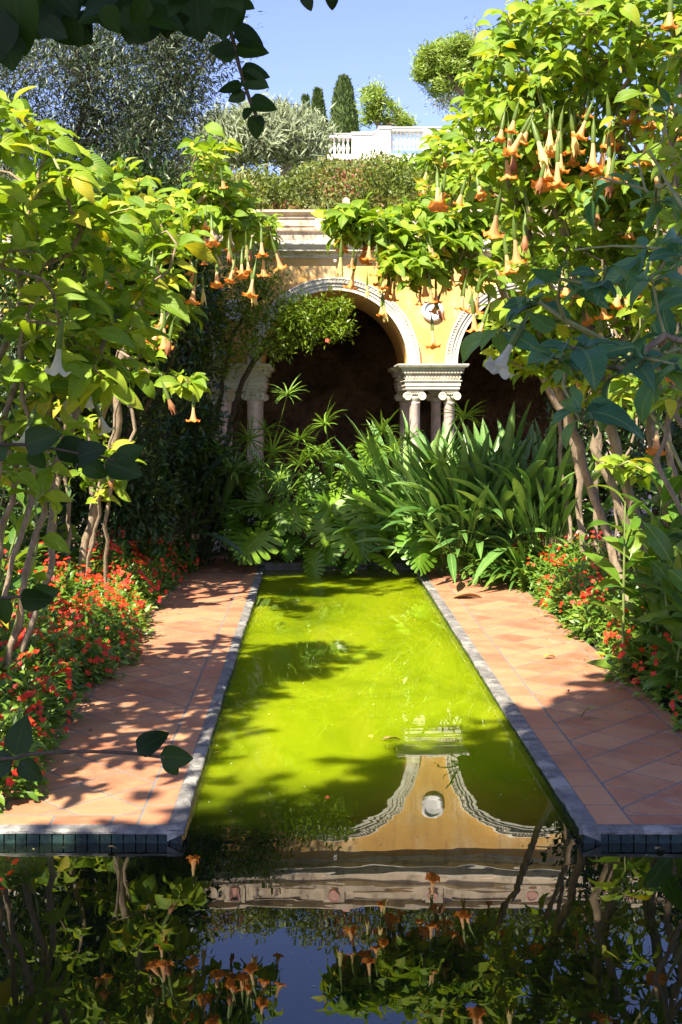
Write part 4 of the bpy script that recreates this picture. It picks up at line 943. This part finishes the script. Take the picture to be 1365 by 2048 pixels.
def canna(label, base, stems, group, nl=11, size=(.26, .44), H=(.7, 1.2)):
    root = thing('ginger_plant', label, 'plant', base, group)
    S = Acc(); A = Acc()
    for k in range(stems):
        f = RG.normal(size=2) * .16; h = RG.uniform(*H); ln = RG.normal(size=2) * .12
        top = np.array([f[0] + ln[0], f[1] + ln[1], h]); pts = np.array([[f[0], f[1], 0], [f[0] + ln[0] * .3, f[1] + ln[1] * .3, h * .5], top])
        tube(S, pts, [.012, .01, .006], 6)
        t = np.linspace(.05, 1, nl); ph = RG.random() * 6 + np.arange(nl) * 2.5
        p = pts[0] + (top - pts[0]) * t[:, None]; el = RG.uniform(.2, .9, nl) + t * .3
        d = np.stack([np.cos(ph) * np.cos(el), np.sin(ph) * np.cos(el), np.sin(el)], -1)
        scatter(A, T_CANNA, p, d, np.array([-.1, -.3, 1.0]) + RG.normal(size=(nl, 3)) * .2 - d * .3, RG.uniform(*size, nl))
    S.build('stems', M['stem'], root); A.build('foliage', M['canna'], root, True)
    return root
gg = 'broad-leaved ginger plants'
for lab, b, s, H in (('broad-leaved plant behind the middle of the right flower bed', V3(2.6, 8.7, .05), 10, (.8, 1.4)), ('broad-leaved plant leaning over the nearest right flowers', V3(2.62, 7.7, .05), 9, (.5, 1.1)), ('broad-leaved plant at the right rim below the shrub stems', V3(2.9, 8.3, .05), 10, (.8, 1.5)), ('broad-leaved plant between the right shrub stems', V3(3.0, 9.6, .05), 8, (.6, 1.2)),
                     ('broad-leaved plant behind the left flowers at the foot of the pale stems', V3(-2.75, 9.2, .05), 9, (.7, 1.2)), ('broad-leaved plant at the left rim above the red flowers', V3(-2.9, 8.1, .05), 9, (.7, 1.25)), ('broad-leaved plant between far left flowers and the lilies', V3(-2.9, 10.6, .05), 9, (.6, 1.1)), ('broad-leaved plant in front of the shaded left lilies', V3(-2.8, 12.0, .05), 8, (.5, 1.0))):
    canna(lab, b, s, gg, H=H)

# monstera leaves with split lobes
def monstera_leaf():
    A = Acc(); n = 8
    zf = lambda x, y: -.45 * x * x - .25 * (y - .3) ** 2
    tk = lambda k: .05 + .80 * k / n
    ak = lambda k: 2.55 - 2.3 * (k / n) ** .8
    ln = [.40, .50, .54, .53, .49, .43, .36, .30, .22]
    def pt(k, f):                                     # ray k, fraction f of its length
        k0 = int(min(k, n - 1e-6)); fr = k - k0
        Lr = ln[k0] * (1 - fr) + ln[min(k0 + 1, n)] * fr
        a = ak(k); r = f * Lr; return r * math.sin(a), tk(k) + r * math.cos(a) - .12 * r * f
    for s in (-1, 1):
        for k in range(n):
            pts = []; UV = []
            for f, e in ((0, 0), (.28, 0), (.42, .03), (.5, .13), (.8, .12), (.95, .2), (1.04, .36)):
                for q in (e, .5, 1 - e):
                    x, y = pt(k + q, f); x *= s
                    pts.append((x, y, zf(x, y) + (.012 if q == .5 else 0))); UV.append((.5 + s * .5 * f, .1 + .8 * k / n))
            A.add(pts, [[i * 3 + j, i * 3 + j + 1, i * 3 + j + 4, i * 3 + j + 3] for i in range(6) for j in range(2)], UV=UV, rnd=.5)
    return A
ML = []
for q in range(3):
    A = monstera_leaf(); V = A.V
    for v in V: v[:, 2] += .04 * np.sin(v[:, 0] * 6 + q) + (.25 * q / 3) * v[:, 0] * v[:, 1]
    A.R = [np.full(len(r), (.25, .55, .85)[q]) for r in A.R]
    o = A.build('leaf', M['mons'], smooth=True); ML.append(o.data); bpy.data.objects.remove(o)
def monstera(label, base, spots):
    root = thing('monstera_plant', label, 'plant', base, 'monstera plants at the far end of the pool')
    S = Acc(); b = np.array(base, float)
    for (px, py, D, sz) in [(q[0] + RG.normal() * 10, q[1] + RG.normal() * 8, q[2] + RG.normal() * .12, q[3] * RG.uniform(.7, 1.02)) for q in spots + spots[::2]]:
        p = P(px, py, D) - b
        n = unit(np.array([RG.normal() * .6, -.7 + RG.normal() * .45, .8 + RG.normal() * .3]))
        d = np.array([RG.normal() * .7, -.35, -.8]); d = unit(d - (d @ n) * n); sx = np.cross(d, n)
        Mx = Matrix(((sx[0], d[0], n[0], 0), (sx[1], d[1], n[1], 0), (sx[2], d[2], n[2], 0), (0, 0, 0, 1)))
        o = bpy.data.objects.new('leaf', ML[RG.integers(3)]); COL.objects.link(o); o.parent = root
        st = p - d * sz * .5
        o.matrix_local = Matrix.Translation(Vector(st)) @ Mx @ Matrix.Scale(sz, 4)
        f = np.array([st[0] * .35, .25, 0.02])
        tube(S, smooth_poly([f, f * .4 + st * .6 + [0, .12, .12], st], .1), .009, 5)
    S.build('stems', M['stem'], root)
monstera('monstera in the shade hanging over the end of the left path', V3(-.75, 15.3, .05), [(490, 1095, 14.3, .62), (470, 1040, 14.8, .45), (520, 1000, 15, .45), (560, 960, 15.1, .42), (500, 975, 15.2, .4), (585, 1100, 14.5, .38), (560, 1040, 14.7, .45)])
monstera('monstera in the middle over the far end of the green water', V3(.2, 15.4, .05), [(590, 1050, 14.7, .5), (640, 1075, 14.5, .45), (650, 1020, 14.8, .5), (690, 1060, 14.5, .5), (640, 970, 15, .45), (700, 980, 14.9, .5), (720, 1090, 14.3, .55), (610, 1000, 14.9, .45), (750, 1040, 14.6, .5), (680, 930, 15.1, .42), (660, 1110, 14.4, .35), (700, 1125, 14.3, .35), (570, 1085, 14.8, .4), (540, 1065, 14.9, .4), (620, 1125, 14.6, .35)])
monstera('sunlit monstera leaning over the end of the right kerb', V3(1.2, 15.3, .05), [(840, 1105, 13.9, .6), (780, 1090, 14.3, .52), (800, 1040, 14.5, .5), (760, 990, 14.8, .48), (720, 940, 15, .45), (800, 980, 14.8, .5), (860, 1050, 14.3, .5), (830, 1010, 14.6, .45), (850, 980, 14.8, .45), (780, 1130, 14.2, .4), (880, 1085, 14.2, .4), (750, 915, 15.1, .4)])

# umbrella sedge
A = Acc(); k = 26; ph = np.arange(k) * 2.4; el = RG.uniform(-.1, .9, k)
scatter(A, T_SEDGE, np.zeros((k, 3)), np.stack([np.cos(ph) * np.cos(el), np.sin(ph) * np.cos(el), np.sin(el)], -1), np.tile([0, 0, 1.0], (k, 1)) + RG.normal(size=(k, 3)) * .1, RG.uniform(.16, .27, k))
o = A.build('umbel', M['sedge'], smooth=True); UMB = o.data; bpy.data.objects.remove(o)
def sedge(label, base, tops):
    root = thing('umbrella_sedge', label, 'plant', base, 'umbrella sedge clumps'); b = np.array(base, float)
    for (px, py, D, s) in tops:
        p = P(px, py, D - .35) - b
        S = Acc(); tube(S, smooth_poly([[RG.normal() * .08, RG.normal() * .08, 0], [p[0] * .35, p[1] * .35, p[2] * .55], p], .15), .006, 5)
        S.build('stem', M['stem'], root)
        o = bpy.data.objects.new('umbel', UMB); COL.objects.link(o); o.parent = root; o.location = p; s *= 1.35; o.scale = (s, s, s)
        o.rotation_euler = (RG.normal() * .35, RG.normal() * .35, RG.random() * 6)
sedge('umbrella sedge with long thin stems left of the dark arch opening', V3(-.7, 15.6, .05), [(575, 790, 15, .9), (545, 905, 14.9, 1.1), (520, 935, 14.8, 1.1), (600, 880, 15, 1), (500, 880, 15.1, 1), (440, 905, 14.9, 1), (560, 960, 14.7, 1), (470, 940, 14.8, 1), (410, 945, 15, 1.1), (620, 915, 14.9, .9), (530, 860, 15.1, .9)])
sedge('umbrella sedge before the middle of the dark arch', V3(.3, 15.7, .05), [(652, 850, 15, 1.1), (640, 905, 15, 1), (680, 920, 15.1, .9), (600, 930, 14.9, 1), (700, 950, 15.1, .8), (580, 985, 14.8, .9)])
sedge('umbrella sedge in front of the right bird of paradise', V3(1.3, 15.5, .05), [(765, 862, 14.8, 1), (745, 900, 14.9, .9), (930, 835, 13.8, 1.1), (885, 930, 13.8, 1.1), (790, 905, 14.6, .9), (730, 935, 14.9, .8), (820, 880, 14.5, .9)])
print('low planting done')
# low dark filler leaves along the pool end
root = thing('ground_ivy', 'low dark ivy under the monstera at the pool end', 'plant', (0.3, 15.2, .05))
A = Acc(); n = 1500; p = np.stack([RG.uniform(-1.4, 1.9, n), RG.uniform(-.25, .7, n), RG.uniform(-.05, .35, n)], -1)
scatter(A, T_ROUND, p, rdirs(n) * [1, 1, .4], np.tile([0, -.4, 1.0], (n, 1)) + RG.normal(size=(n, 3)) * .4, RG.uniform(.05, .1, n)); A.build('foliage', M['imp'], root, True)

# ================================================================= terrace above the arcade
def hedge(label, x0, x1, y0, y1, z0, z1, n, mat, size, top=None, group='clipped hedges above the arcade'):
    base = ((x0 + x1) / 2, (y0 + y1) / 2, z0); root = thing('hedge', label, 'hedge', base, group)
    A = Acc(); p = np.stack([RG.uniform(x0, x1, n), RG.uniform(y0, y1, n), RG.random(n)], -1)
    zt = z1 + .12 * np.sin(p[:, 0] * 2.3) + .07 * np.sin(p[:, 0] * 7.1 + 1)
    if top is not None: zt = top(p[:, 0])
    # clumpy surface
    c = .12 * np.sin(p[:, 0] * 9) * np.sin(p[:, 2] * 9 + p[:, 0] * 4)
    p[:, 1] += c; p[:, 2] = z0 + (zt - z0) * p[:, 2] ** .8
    d = rdirs(n) + [0, 0, .5]
    r = np.clip(RG.random(n) * .6 + .4 * (.5 + .5 * np.sin(p[:, 0] * 3.7) * np.cos(p[:, 2] * 6)), 0, 1)
    scatter(A, T_SMALL, p - np.array(base), d, RG.normal(size=(n, 3)) + [0, -.5, .8], RG.uniform(*size, n), rnd=r)
    A.build('foliage', M[mat], root)
    S = Acc()
    for x in np.arange(x0 + .1, x1, .3):
        q = np.array([x + RG.normal() * .05, (y0 + y1) / 2, z0 - .25]) - np.array(base)
        for s in (-1, 0, 1): tube(S, [q, q + [s * .08 + RG.normal() * .05, RG.normal() * .05, (z1 - z0) * .55], q + [s * .16 + RG.normal() * .08, RG.normal() * .08, (z1 - z0) * .95]], [.016, .011, .006], 4)
    S.build('stems', M['bark_dark'], root)
hedge('red-tipped green hedge growing along the top of the arcade', -4.5, 5.5, 16.85, 17.6, 4.45, 5.5, 36000, 'hedge', (.05, .10))
hedge('higher rounded green hedge in front of the white balustrade', 0.75, 5.0, 24.0, 25.3, 6.0, 7.3, 20000, 'pome', (.07, .13), top=lambda x: np.interp(x, [.7, 1.0, 1.4, 2.6, 5], [6.1, 6.9, 7.1, 7.2, 7.1]))
# balustrade
DB = 36.0
def bx(px): return (px - X0) * DB / F
def bz(py): return HC + (Y0 - py) * DB / F
bal = thing('balustrade', 'white stone balustrade on the terrace above the hedges', 'balustrade', (bx(700), DB, bz(322)))
def balp(name, acc, mat='white', smooth=False):
    o = acc.build(name, M[mat], None, smooth); o.parent = bal; o.location = tuple(-np.array(bal.location)); return o
a = Acc(); box(a, bx(560), bx(706), DB - .12, DB + .12, bz(276), bz(270)); box(a, bx(560), bx(706), DB - .15, DB + .15, bz(270), bz(268.5)); balp('rail', a)
a = Acc(); box(a, bx(560), bx(1050), DB - .2, DB + .5, bz(345), bz(311)); box(a, bx(555), bx(718), DB - .26, DB + .5, bz(325), bz(320)); balp('base', a)
a = Acc(); box(a, bx(704), bx(742), DB - .15, DB + .25, bz(311), bz(268)); box(a, bx(742.2), bx(776), DB - .14, DB + .25, bz(311), bz(275)); box(a, bx(702), bx(744), DB - .19, DB + .29, bz(272), bz(266.5), bev=.02); balp('pedestal', a)
a = Acc()
V = [(bx(742), DB - .18, bz(272)), (bx(760), DB - .18, bz(264)), (bx(760), DB - .18, bz(260)), (bx(742), DB - .18, bz(267))]; V2 = [(x, DB + .2, z) for x, y, z in V]
a.add(V + V2, BOXQ); V = [(bx(742), DB - .15, bz(311)), (bx(760), DB - .15, bz(311)), (bx(760), DB - .15, bz(264)), (bx(742), DB - .15, bz(272))]; V2 = [(x, DB + .18, z) for x, y, z in V]; a.add(V + V2, BOXQ); balp('sloping_rail', a)
a = Acc(); box(a, bx(758), bx(780), DB - .22, DB + .25, bz(311), bz(258)); box(a, bx(756), bx(782), DB - .26, DB + .29, bz(261), bz(256)); balp('pedestal', a)
a = Acc(); box(a, bx(846), bx(864), DB - .22, DB + .25, bz(311), bz(258)); balp('pedestal', a)
a = Acc(); box(a, bx(780), bx(1050), DB - .16, DB + .16, bz(264), bz(258)); box(a, bx(776), bx(1050), DB - .19, DB + .19, bz(258), bz(256.5)); balp('rail', a)
a = Acc(); lathe(a, [(.045, 0), (.045, .04), (.025, .07), (.05, .17), (.055, .22), (.04, .3), (.022, .36), (.022, .40), (.045, .44), (.045, .53)], k=10); o = a.build('baluster', M['white'], smooth=True); BME = o.data; bpy.data.objects.remove(o)
for px in list(np.arange(564, 704, 8.8)) + [785, 793.5, 802, 810.5, 819, 827.5, 836, 844.5] + list(np.arange(870, 1040, 8.6)):
    hi = px > 750; b0 = bz(311 if not hi else 300); b1 = bz(276 if not hi else 264)
    o = bpy.data.objects.new('baluster', BME); COL.objects.link(o); o.parent = bal
    o.location = Vector((bx(px), DB, b0)) - bal.location; o.scale = (1, 1, (b1 - b0) / .53)
a = Acc()
for px in np.arange(560, 720, 7.6):
    c = (bx(px), DB - .3, bz(330)); V = []
    for yy in (DB - .62, DB - .2):
        for t in np.linspace(0, PI, 7): V.append((c[0] + .055 * math.cos(t), yy, bz(330 if yy < DB - .4 else 325) + .055 * math.sin(t)))
    a.add(V, [[i, i + 1, i + 8, i + 7] for i in range(6)])
balp('roof_tiles', a, 'rooftile')
a = Acc(); box(a, P(686, 0, 16.6)[0], P(700, 0, 16.6)[0], 16.62, 16.75, 4.5, P(0, 394, 16.6)[2], bev=.03); o = a.build('stone_post', M['pink'], None, False, origin=P(693, 425, 16.6)); tag(o, 'small pink plaster post in front of the hedge above the parapet', 'post')

# silver shrub and far trees
def P2(px, py, D): return P(px, py, D)
sb = P(540, 335, 27); sb[2] = 6.6
tips = np.vstack([ell(520, 280, 27, 95, 45, .8, 240), ell(600, 285, 27, 55, 45, .6, 130), ell(450, 290, 27, 50, 50, .6, 90), ell(540, 245, 27, 60, 25, .5, 70)])
tr = [[sb, P(530, 300, 27), P(525, 270, 27)], [sb, P(590, 300, 27), P(600, 270, 27)], [sb, P(470, 310, 27), P(450, 270, 27)]]
def feather(n, tips, mat, L_, root, base, per=16, tp=T_NEEDLE, spread=.1, up=.8, name='foliage'):
    A = Acc(); m = len(tips); off = RG.normal(size=(m, per, 3)) * spread; p = tips[:, None] + off
    lean = unit(RG.normal(size=(m, 1, 3)) * [1, 1, .3] + [0, 0, up]); d = lean + RG.normal(size=(m, per, 3)) * .35
    scatter(A, tp, p.reshape(-1, 3) - base, d.reshape(-1, 3), RG.normal(size=(m * per, 3)) + [0, -1, .5], RG.uniform(*L_, m * per), rnd=np.clip(np.repeat(RG.random(m), per) * .5 + RG.random(m * per) * .5, 0, 1))
    A.build(name, M[mat], root, True)
root = thing('silver_shrub', 'feathery silver-green shrub beside the white balustrade', 'shrub', sb)
acc, *_ = grow(tr, tips, rtip=.004, rmax=.05, step=.3, skip=.1); o = acc.build('stems', M['bark'], None, origin=sb); o.parent = root; o.location = (0, 0, 0)
feather(0, tips, 'grey', (.18, .34), root, sb, per=26, spread=.16, up=1.1)
def conifer(name, label, px, ytop, ybot, D, wid, n, mat, taper=.7, spray=(.15, .3), flat=.5, sub=4, clumps=False):
    b = P(px, ybot + 40, D); b[2] = float(hill_h(np.array(b[0]), np.array(b[1]))) ; root = thing(name, label, 'tree', b)
    zt = P(px, ytop, D)[2] - b[2]; R_ = wid * D / F
    A = Acc(); t = RG.random(n) ** .85; prof_ = np.where(t < .25, .75 + t, np.maximum(.02, (1 - t) / .75) ** taper)
    if clumps: prof_ = prof_ * (.7 + .3 * np.sin(t * 40 + RG.integers(0, 5, n) * 1.3))
    ph = RG.random(n) * 6.28; rr = R_ * prof_ * (.75 + .3 * RG.random(n)) * (1 + .1 * np.sin(ph * 5 + t * 20))
    p = np.stack([rr * np.cos(ph), rr * np.sin(ph), t * zt], -1)
    d = np.stack([np.cos(ph) * flat, np.sin(ph) * flat, 1 + 0 * ph], -1) + RG.normal(size=(n, 3)) * .25
    scatter(A, T_RH, p, d, np.stack([np.cos(ph), np.sin(ph), 0 * ph], -1) + RG.normal(size=(n, 3)) * .4, RG.uniform(*spray, n))
    A.build('crown', M[mat], root)
    S = Acc(); tube(S, [(0, 0, -.3), (0, 0, zt * .9)], [R_ * .15, .02], 8); S.build('trunk', M['bark_dark'], root)
conifer('cypress_tree', 'slender clipped cypress behind the white balustrade', 688, 160, 262, 50, 36, 13000, 'cyp', .5)
conifer('cypress_tree', 'shorter ragged cypress left of the slender one', 636, 184, 262, 52, 40, 9000, 'cyp', .9, clumps=True, flat=.9)
conifer('cypress_tree', 'small ragged cypress at the left end of the terrace trees', 612, 196, 262, 53, 26, 4000, 'cyp', .9, clumps=True, flat=.9)
def pine(label, base, es, trs, mat='pine', per=60, L_=(.18, .34), sp=.28, rm=.2, name='pine_tree'):
    tips = np.vstack([ell(*e) for e in es]); root = thing(name, label, 'tree', base)
    acc, *_ = grow(trs, tips, rtip=.018, rmax=rm, step=.5, skip=.3, jit=.08); o = acc.build('trunk', M['bark'], None, True, origin=base); o.parent = root; o.location = (0, 0, 0)
    feather(0, tips, mat, L_, root, base, per=per, tp=T_PN, spread=sp, up=.7, name='crown')
b = P(760, 300, 48); b[2] = 9.6
pine('light yellow-green pine right of the slender cypress', b, [(748, 200, 48, 24, 28, .8, 26), (775, 225, 48, 36, 22, .8, 24), (800, 247, 48, 34, 10, .6, 14), (738, 240, 48, 16, 20, .5, 10)], [[b, P(758, 250, 48), P(755, 195, 48)], [b, P(775, 250, 48), P(800, 240, 48)]], per=60, L_=(.12, .26), sp=.11, rm=.1)
b = P(965, 330, 55); b[2] = 10
pine('umbrella pine with a broad crown above the right shrubs', b, [(865, 118, 55, 32, 12, 1.2, 40), (905, 100, 55, 40, 14, 1.4, 50), (850, 148, 55, 22, 8, .8, 20), (900, 140, 55, 40, 10, 1, 26), (950, 110, 55, 50, 22, 1, 50), (880, 175, 55, 28, 7, .8, 14), (935, 165, 55, 30, 10, 1, 16)], [[b, P(950, 240, 55), P(920, 180, 55), P(875, 135, 55)], [b, P(955, 200, 55), P(945, 150, 55), P(940, 110, 55)]], per=90, L_=(.16, .30), sp=.17, rm=.2, mat='pine')
b = P(950, 330, 60); b[2] = 10
pine('blue-grey cedar behind the umbrella pine', b, [(950, 90, 60, 10, 40, .5, 14), (935, 185, 60, 50, 12, 1, 26), (930, 150, 60, 40, 10, 1, 16), (900, 200, 60, 40, 10, 1, 16), (950, 215, 60, 60, 14, 1, 20)], [[b, P(950, 200, 60), P(949, 60, 60)]], mat='cedar', per=60, L_=(.12, .26), sp=.28, rm=.12, name='cedar_tree')
print('far trees done')

# ================================================================= tree over the camera: its shade and the near twigs
tb = V3(-2.6, -1.6, 0)
root = thing('overhanging_tree', 'dark round-leaved tree over the viewer, twigs hanging in the near left', 'tree', tb)
n = 1300; ux = RG.uniform(-5.5, 3.2, n * 4); uy = RG.uniform(-6, 9, n * 4)
keep = (uy < ux + 4.2) & (uy > ux - 9) & (uy < 6.9); ux, uy = ux[keep][:n], uy[keep][:n]
tips = np.stack([ux, uy, 6.0 + .5 * RG.random(len(ux)) + .2 * np.sin(ux)], -1)
tr = [[tb, tb + [.1, .2, 2.2], tb + [.5, .6, 4.0], V3(-1, -.5, 5.4)], [tb + [.1, 0, 1.8], V3(-2.6, .2, 4.6), V3(-2.8, 1.5, 5.8)], [tb + [.3, .3, 3.0], V3(-.3, 0.6, 5.0), V3(2.0, 3.0, 5.8)]]
acc, *_ = grow(tr, tips, rtip=.006, rmax=.17, step=.4, skip=.4)
o = acc.build('trunk', M['bark_dark'], None, True, origin=tb); o.parent = root; o.location = (0, 0, 0)
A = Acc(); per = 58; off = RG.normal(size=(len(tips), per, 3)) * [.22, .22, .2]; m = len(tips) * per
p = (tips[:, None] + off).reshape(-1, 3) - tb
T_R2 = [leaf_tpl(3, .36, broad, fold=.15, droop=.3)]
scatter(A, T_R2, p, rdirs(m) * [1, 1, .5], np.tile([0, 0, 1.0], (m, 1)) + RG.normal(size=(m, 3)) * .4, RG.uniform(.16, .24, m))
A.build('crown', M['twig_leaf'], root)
def twig(pts, leaves, r0=.0035, name='branch'):
    S = Acc(); pl = smooth_poly(pts, .03); tube(S, pl - tb, np.linspace(r0 * 1.3, .0024, len(pl)), 6)
    o = S.build(name, M['bark_dark'], None, True); o.parent = root
    A = Acc()
    for (px, py, D, dx, dy, s) in leaves:
        b_ = P(px, py, D); d = np.array([dx, RG.normal() * .25, -dy]); nn = np.array([RG.normal() * .3, -1.0, .35 + RG.normal() * .2])
        scatter(A, T_ROUND, [b_ - tb], [d], [nn], [s * D / F])
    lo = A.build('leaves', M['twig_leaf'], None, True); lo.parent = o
D1 = 1.5
twig([P(-500, -650, 1.6), P(250, -180, D1), P(440, -40, D1), P(462, 60, D1), P(478, 130, D1), P(500, 200, D1), P(515, 235, D1)],
     [(468, 55, D1, 1, .6, 74), (470, 60, D1, -1, -.25, 66), (474, 110, D1, -1, -.2, 58), (470, 95, D1, 1, .15, 70), (482, 140, D1, 1, .1, 62), (482, 150, D1, 1, .45, 62), (486, 170, D1, -1, .2, 52), (492, 185, D1, -1, .45, 40), (498, 200, D1, 1, .3, 60), (512, 228, D1, .0, 1, 50), (512, 232, D1, 1, .9, 26), (470, 90, D1, -1, .5, 50), (500, 215, D1, -.4, .9, 30)])
tl = []
for q in range(95):
    px = RG.uniform(30, 470); tl.append((px, RG.uniform(-70, 30 if px > 330 else 44), RG.uniform(1.4, 1.8), RG.normal(), RG.uniform(.1, 1), RG.uniform(55, 95)))
tl += [(610, -15, 1.5, .3, 1, 40), (660, -25, 1.5, .2, 1, 45), (640, -30, 1.5, -.8, .8, 40), (10, 20, 1.3, -.4, 1, 130), (25, -30, 1.3, .1, 1, 140), (-10, -10, 1.3, .2, 1, 150), (0, 40, 1.35, .5, .6, 80)]
twig([P(-600, -300, 1.7), P(-100, -60, 1.6), P(200, -40, 1.6), P(480, -30, 1.6), P(680, -40, 1.5)], tl, .006)
twig([P(-500, 800, 2.2), P(-60, 880, 2.0), P(60, 890, 2.0), P(150, 905, 2.0), P(230, 920, 2.0)],
     [(50, 890, 2, .9, -.3, 85), (110, 898, 2, 1, .1, 90), (150, 915, 2, 1, -.35, 75), (165, 925, 2, .9, .55, 60), (210, 925, 2, 1, .3, 80), (60, 900, 2, .6, .8, 50), (10, 885, 2, -.4, .8, 50), (235, 920, 2, .9, -.5, 60)])
twig([P(-500, 1500, 2.0), P(-40, 1520, 1.9), P(60, 1508, 1.9), P(175, 1503, 1.9), P(270, 1507, 1.9), P(330, 1515, 1.9)],
     [(30, 1510, 1.9, .25, -1, 80), (28, 1515, 1.9, -.9, .5, 75), (40, 1522, 1.9, .9, .7, 60), (275, 1506, 1.9, 1, -.75, 74), (320, 1512, 1.9, 1, .05, 68), (330, 1518, 1.9, .7, .8, 44)])
twig([P(-400, 1150, 2.1), P(-60, 1190, 2.1), P(20, 1195, 2.1), P(70, 1190, 2.1)], [(15, 1195, 2.1, -.2, 1, 60), (40, 1195, 2.1, 1, .1, 70), (60, 1190, 2.1, 1, -.1, 60)])

# ================================================================= fallen leaves
def fallen(name, label, p, s, mat, curl=1.0, cat='leaf', group=None, rz=0.):
    A = Acc(); T = [leaf_tpl(6, .3, ovate, fold=.3, droop=curl, twist=.5)]
    scatter(A, T, [(0, 0, 0)], [(math.cos(rz), math.sin(rz), .12)], [(0, 0, 1.0)], [s])
    zmin = min(float(v[:, 2].min()) for v in A.V)
    o = A.build(name, M[mat], None, True); o.location = (p[0], p[1], p[2] - zmin + .001)
    tag(o, label, cat, group); return o
def onpath(px, py, z=ZP):
    D = (HC - z) * F / (py - Y0); return np.array([(px - X0) * D / F, D, z + .001])
fallen('fallen_leaf', 'yellow fallen leaf on the sunlit right path', onpath(1088, 1318), .11, 'yellow_leaf', .6, rz=.3)
fallen('fallen_leaf', 'curled dark leaf lying on the shaded right path', onpath(1195, 1440), .13, 'dead', 1.6, rz=2.6)
fallen('fallen_leaf', 'small brown leaf on the right path near the shadow edge', onpath(1133, 1388), .06, 'dead', 1.2, rz=1)
fallen('fallen_flower', 'dry brown trumpet lying across the right path near its far end', onpath(905, 1197), .32, 'dead', .3, 'flower', rz=.1)
fallen('floating_leaf', 'large dark leaf floating in the middle of the green water', onpath(765, 1482, 0.002), .12, 'dead', .4, rz=.2)
fallen('floating_leaf', 'small pale leaf floating beside the large dark one', onpath(745, 1476, 0.002), .05, 'yellow_leaf', .3, rz=2)
fallen('floating_leaf', 'pale leaf floating against the left kerb', onpath(428, 1507, 0.002), .06, 'yellow_leaf', .3, rz=.1)
fallen('floating_leaf', 'brown leaf floating at the front face of the left kerb', onpath(215, 1700, 0.002), .05, 'dead', .8)
fallen('floating_leaf', 'brown leaf floating at the front face of the right kerb', onpath(1310, 1702, 0.002), .06, 'dead', .5, rz=.4)
for (px, py) in ((560, 1553), (640, 1290), (700, 1270), (905, 1300), (640, 1295), (750, 1410), (540, 1430), (830, 1240), (690, 1210), (610, 1340)):
    fallen('petal_scrap', 'tiny pale scrap floating on the green water', onpath(px + RG.normal() * 3, py, 0.002), .025, 'yellow_leaf', .2, 'debris', 'scraps floating on the water', rz=RG.random() * 6)
A = Acc(); n = 900                                    # pollen, petals and dust on the water
sy = 4.0 + 10.8 * RG.random(n) ** .8; sx = np.where(sy > YF, RG.uniform(PX_L + .03, PX_R - .03, n), RG.uniform(-2, 3, n))
edge = RG.random(n) < .3; sx = np.where(edge & (sy > YF), np.where(RG.random(n) < .5, PX_L + .01 + np.abs(RG.normal(size=n)) * .04, PX_R - .01 - np.abs(RG.normal(size=n)) * .04), sx)
scatter(A, T_RH, np.stack([sx, sy, np.full(n, .0025)], -1), rdirs(n) * [1, 1, .02], np.tile([0, 0, 1.0], (n, 1)), RG.uniform(.004, .016, n))
M['dust'] = leaf_mat('petal_dust', G((0, (.12, .10, .03)), (.5, (.5, .45, .2)), (1, (.7, .6, .5))), trans=.1, midrib=0)
o = A.build('surface_debris', M['dust'], None, False); tag(o, 'fine specks of petals and dust floating on the water', 'debris', kind='stuff')
A = Acc(); n = 420; left = RG.random(n) < .5          # litter blown onto the paths
ly = 5.8 + 9 * RG.random(n); q = np.abs(RG.normal(size=n)) * .16; lx = np.where(left, -1.56 + q, 2.24 - q)
scatter(A, T_SMALL, np.stack([lx, ly, np.full(n, ZP + .004)], -1), rdirs(n) * [1, 1, .1], np.tile([0, 0, 1.0], (n, 1)) + RG.normal(size=(n, 3)) * .2, RG.uniform(.008, .04, n))
M['litter'] = leaf_mat('leaf_litter', G((0, (.10, .06, .02)), (.6, (.28, .16, .05)), (1, (.45, .12, .03))), trans=.1, midrib=0)
o = A.build('leaf_litter', M['litter'], None, False); tag(o, 'scattered dry leaf bits and petals along the path edges', 'litter', kind='stuff')
print('objects', len(bpy.data.objects))
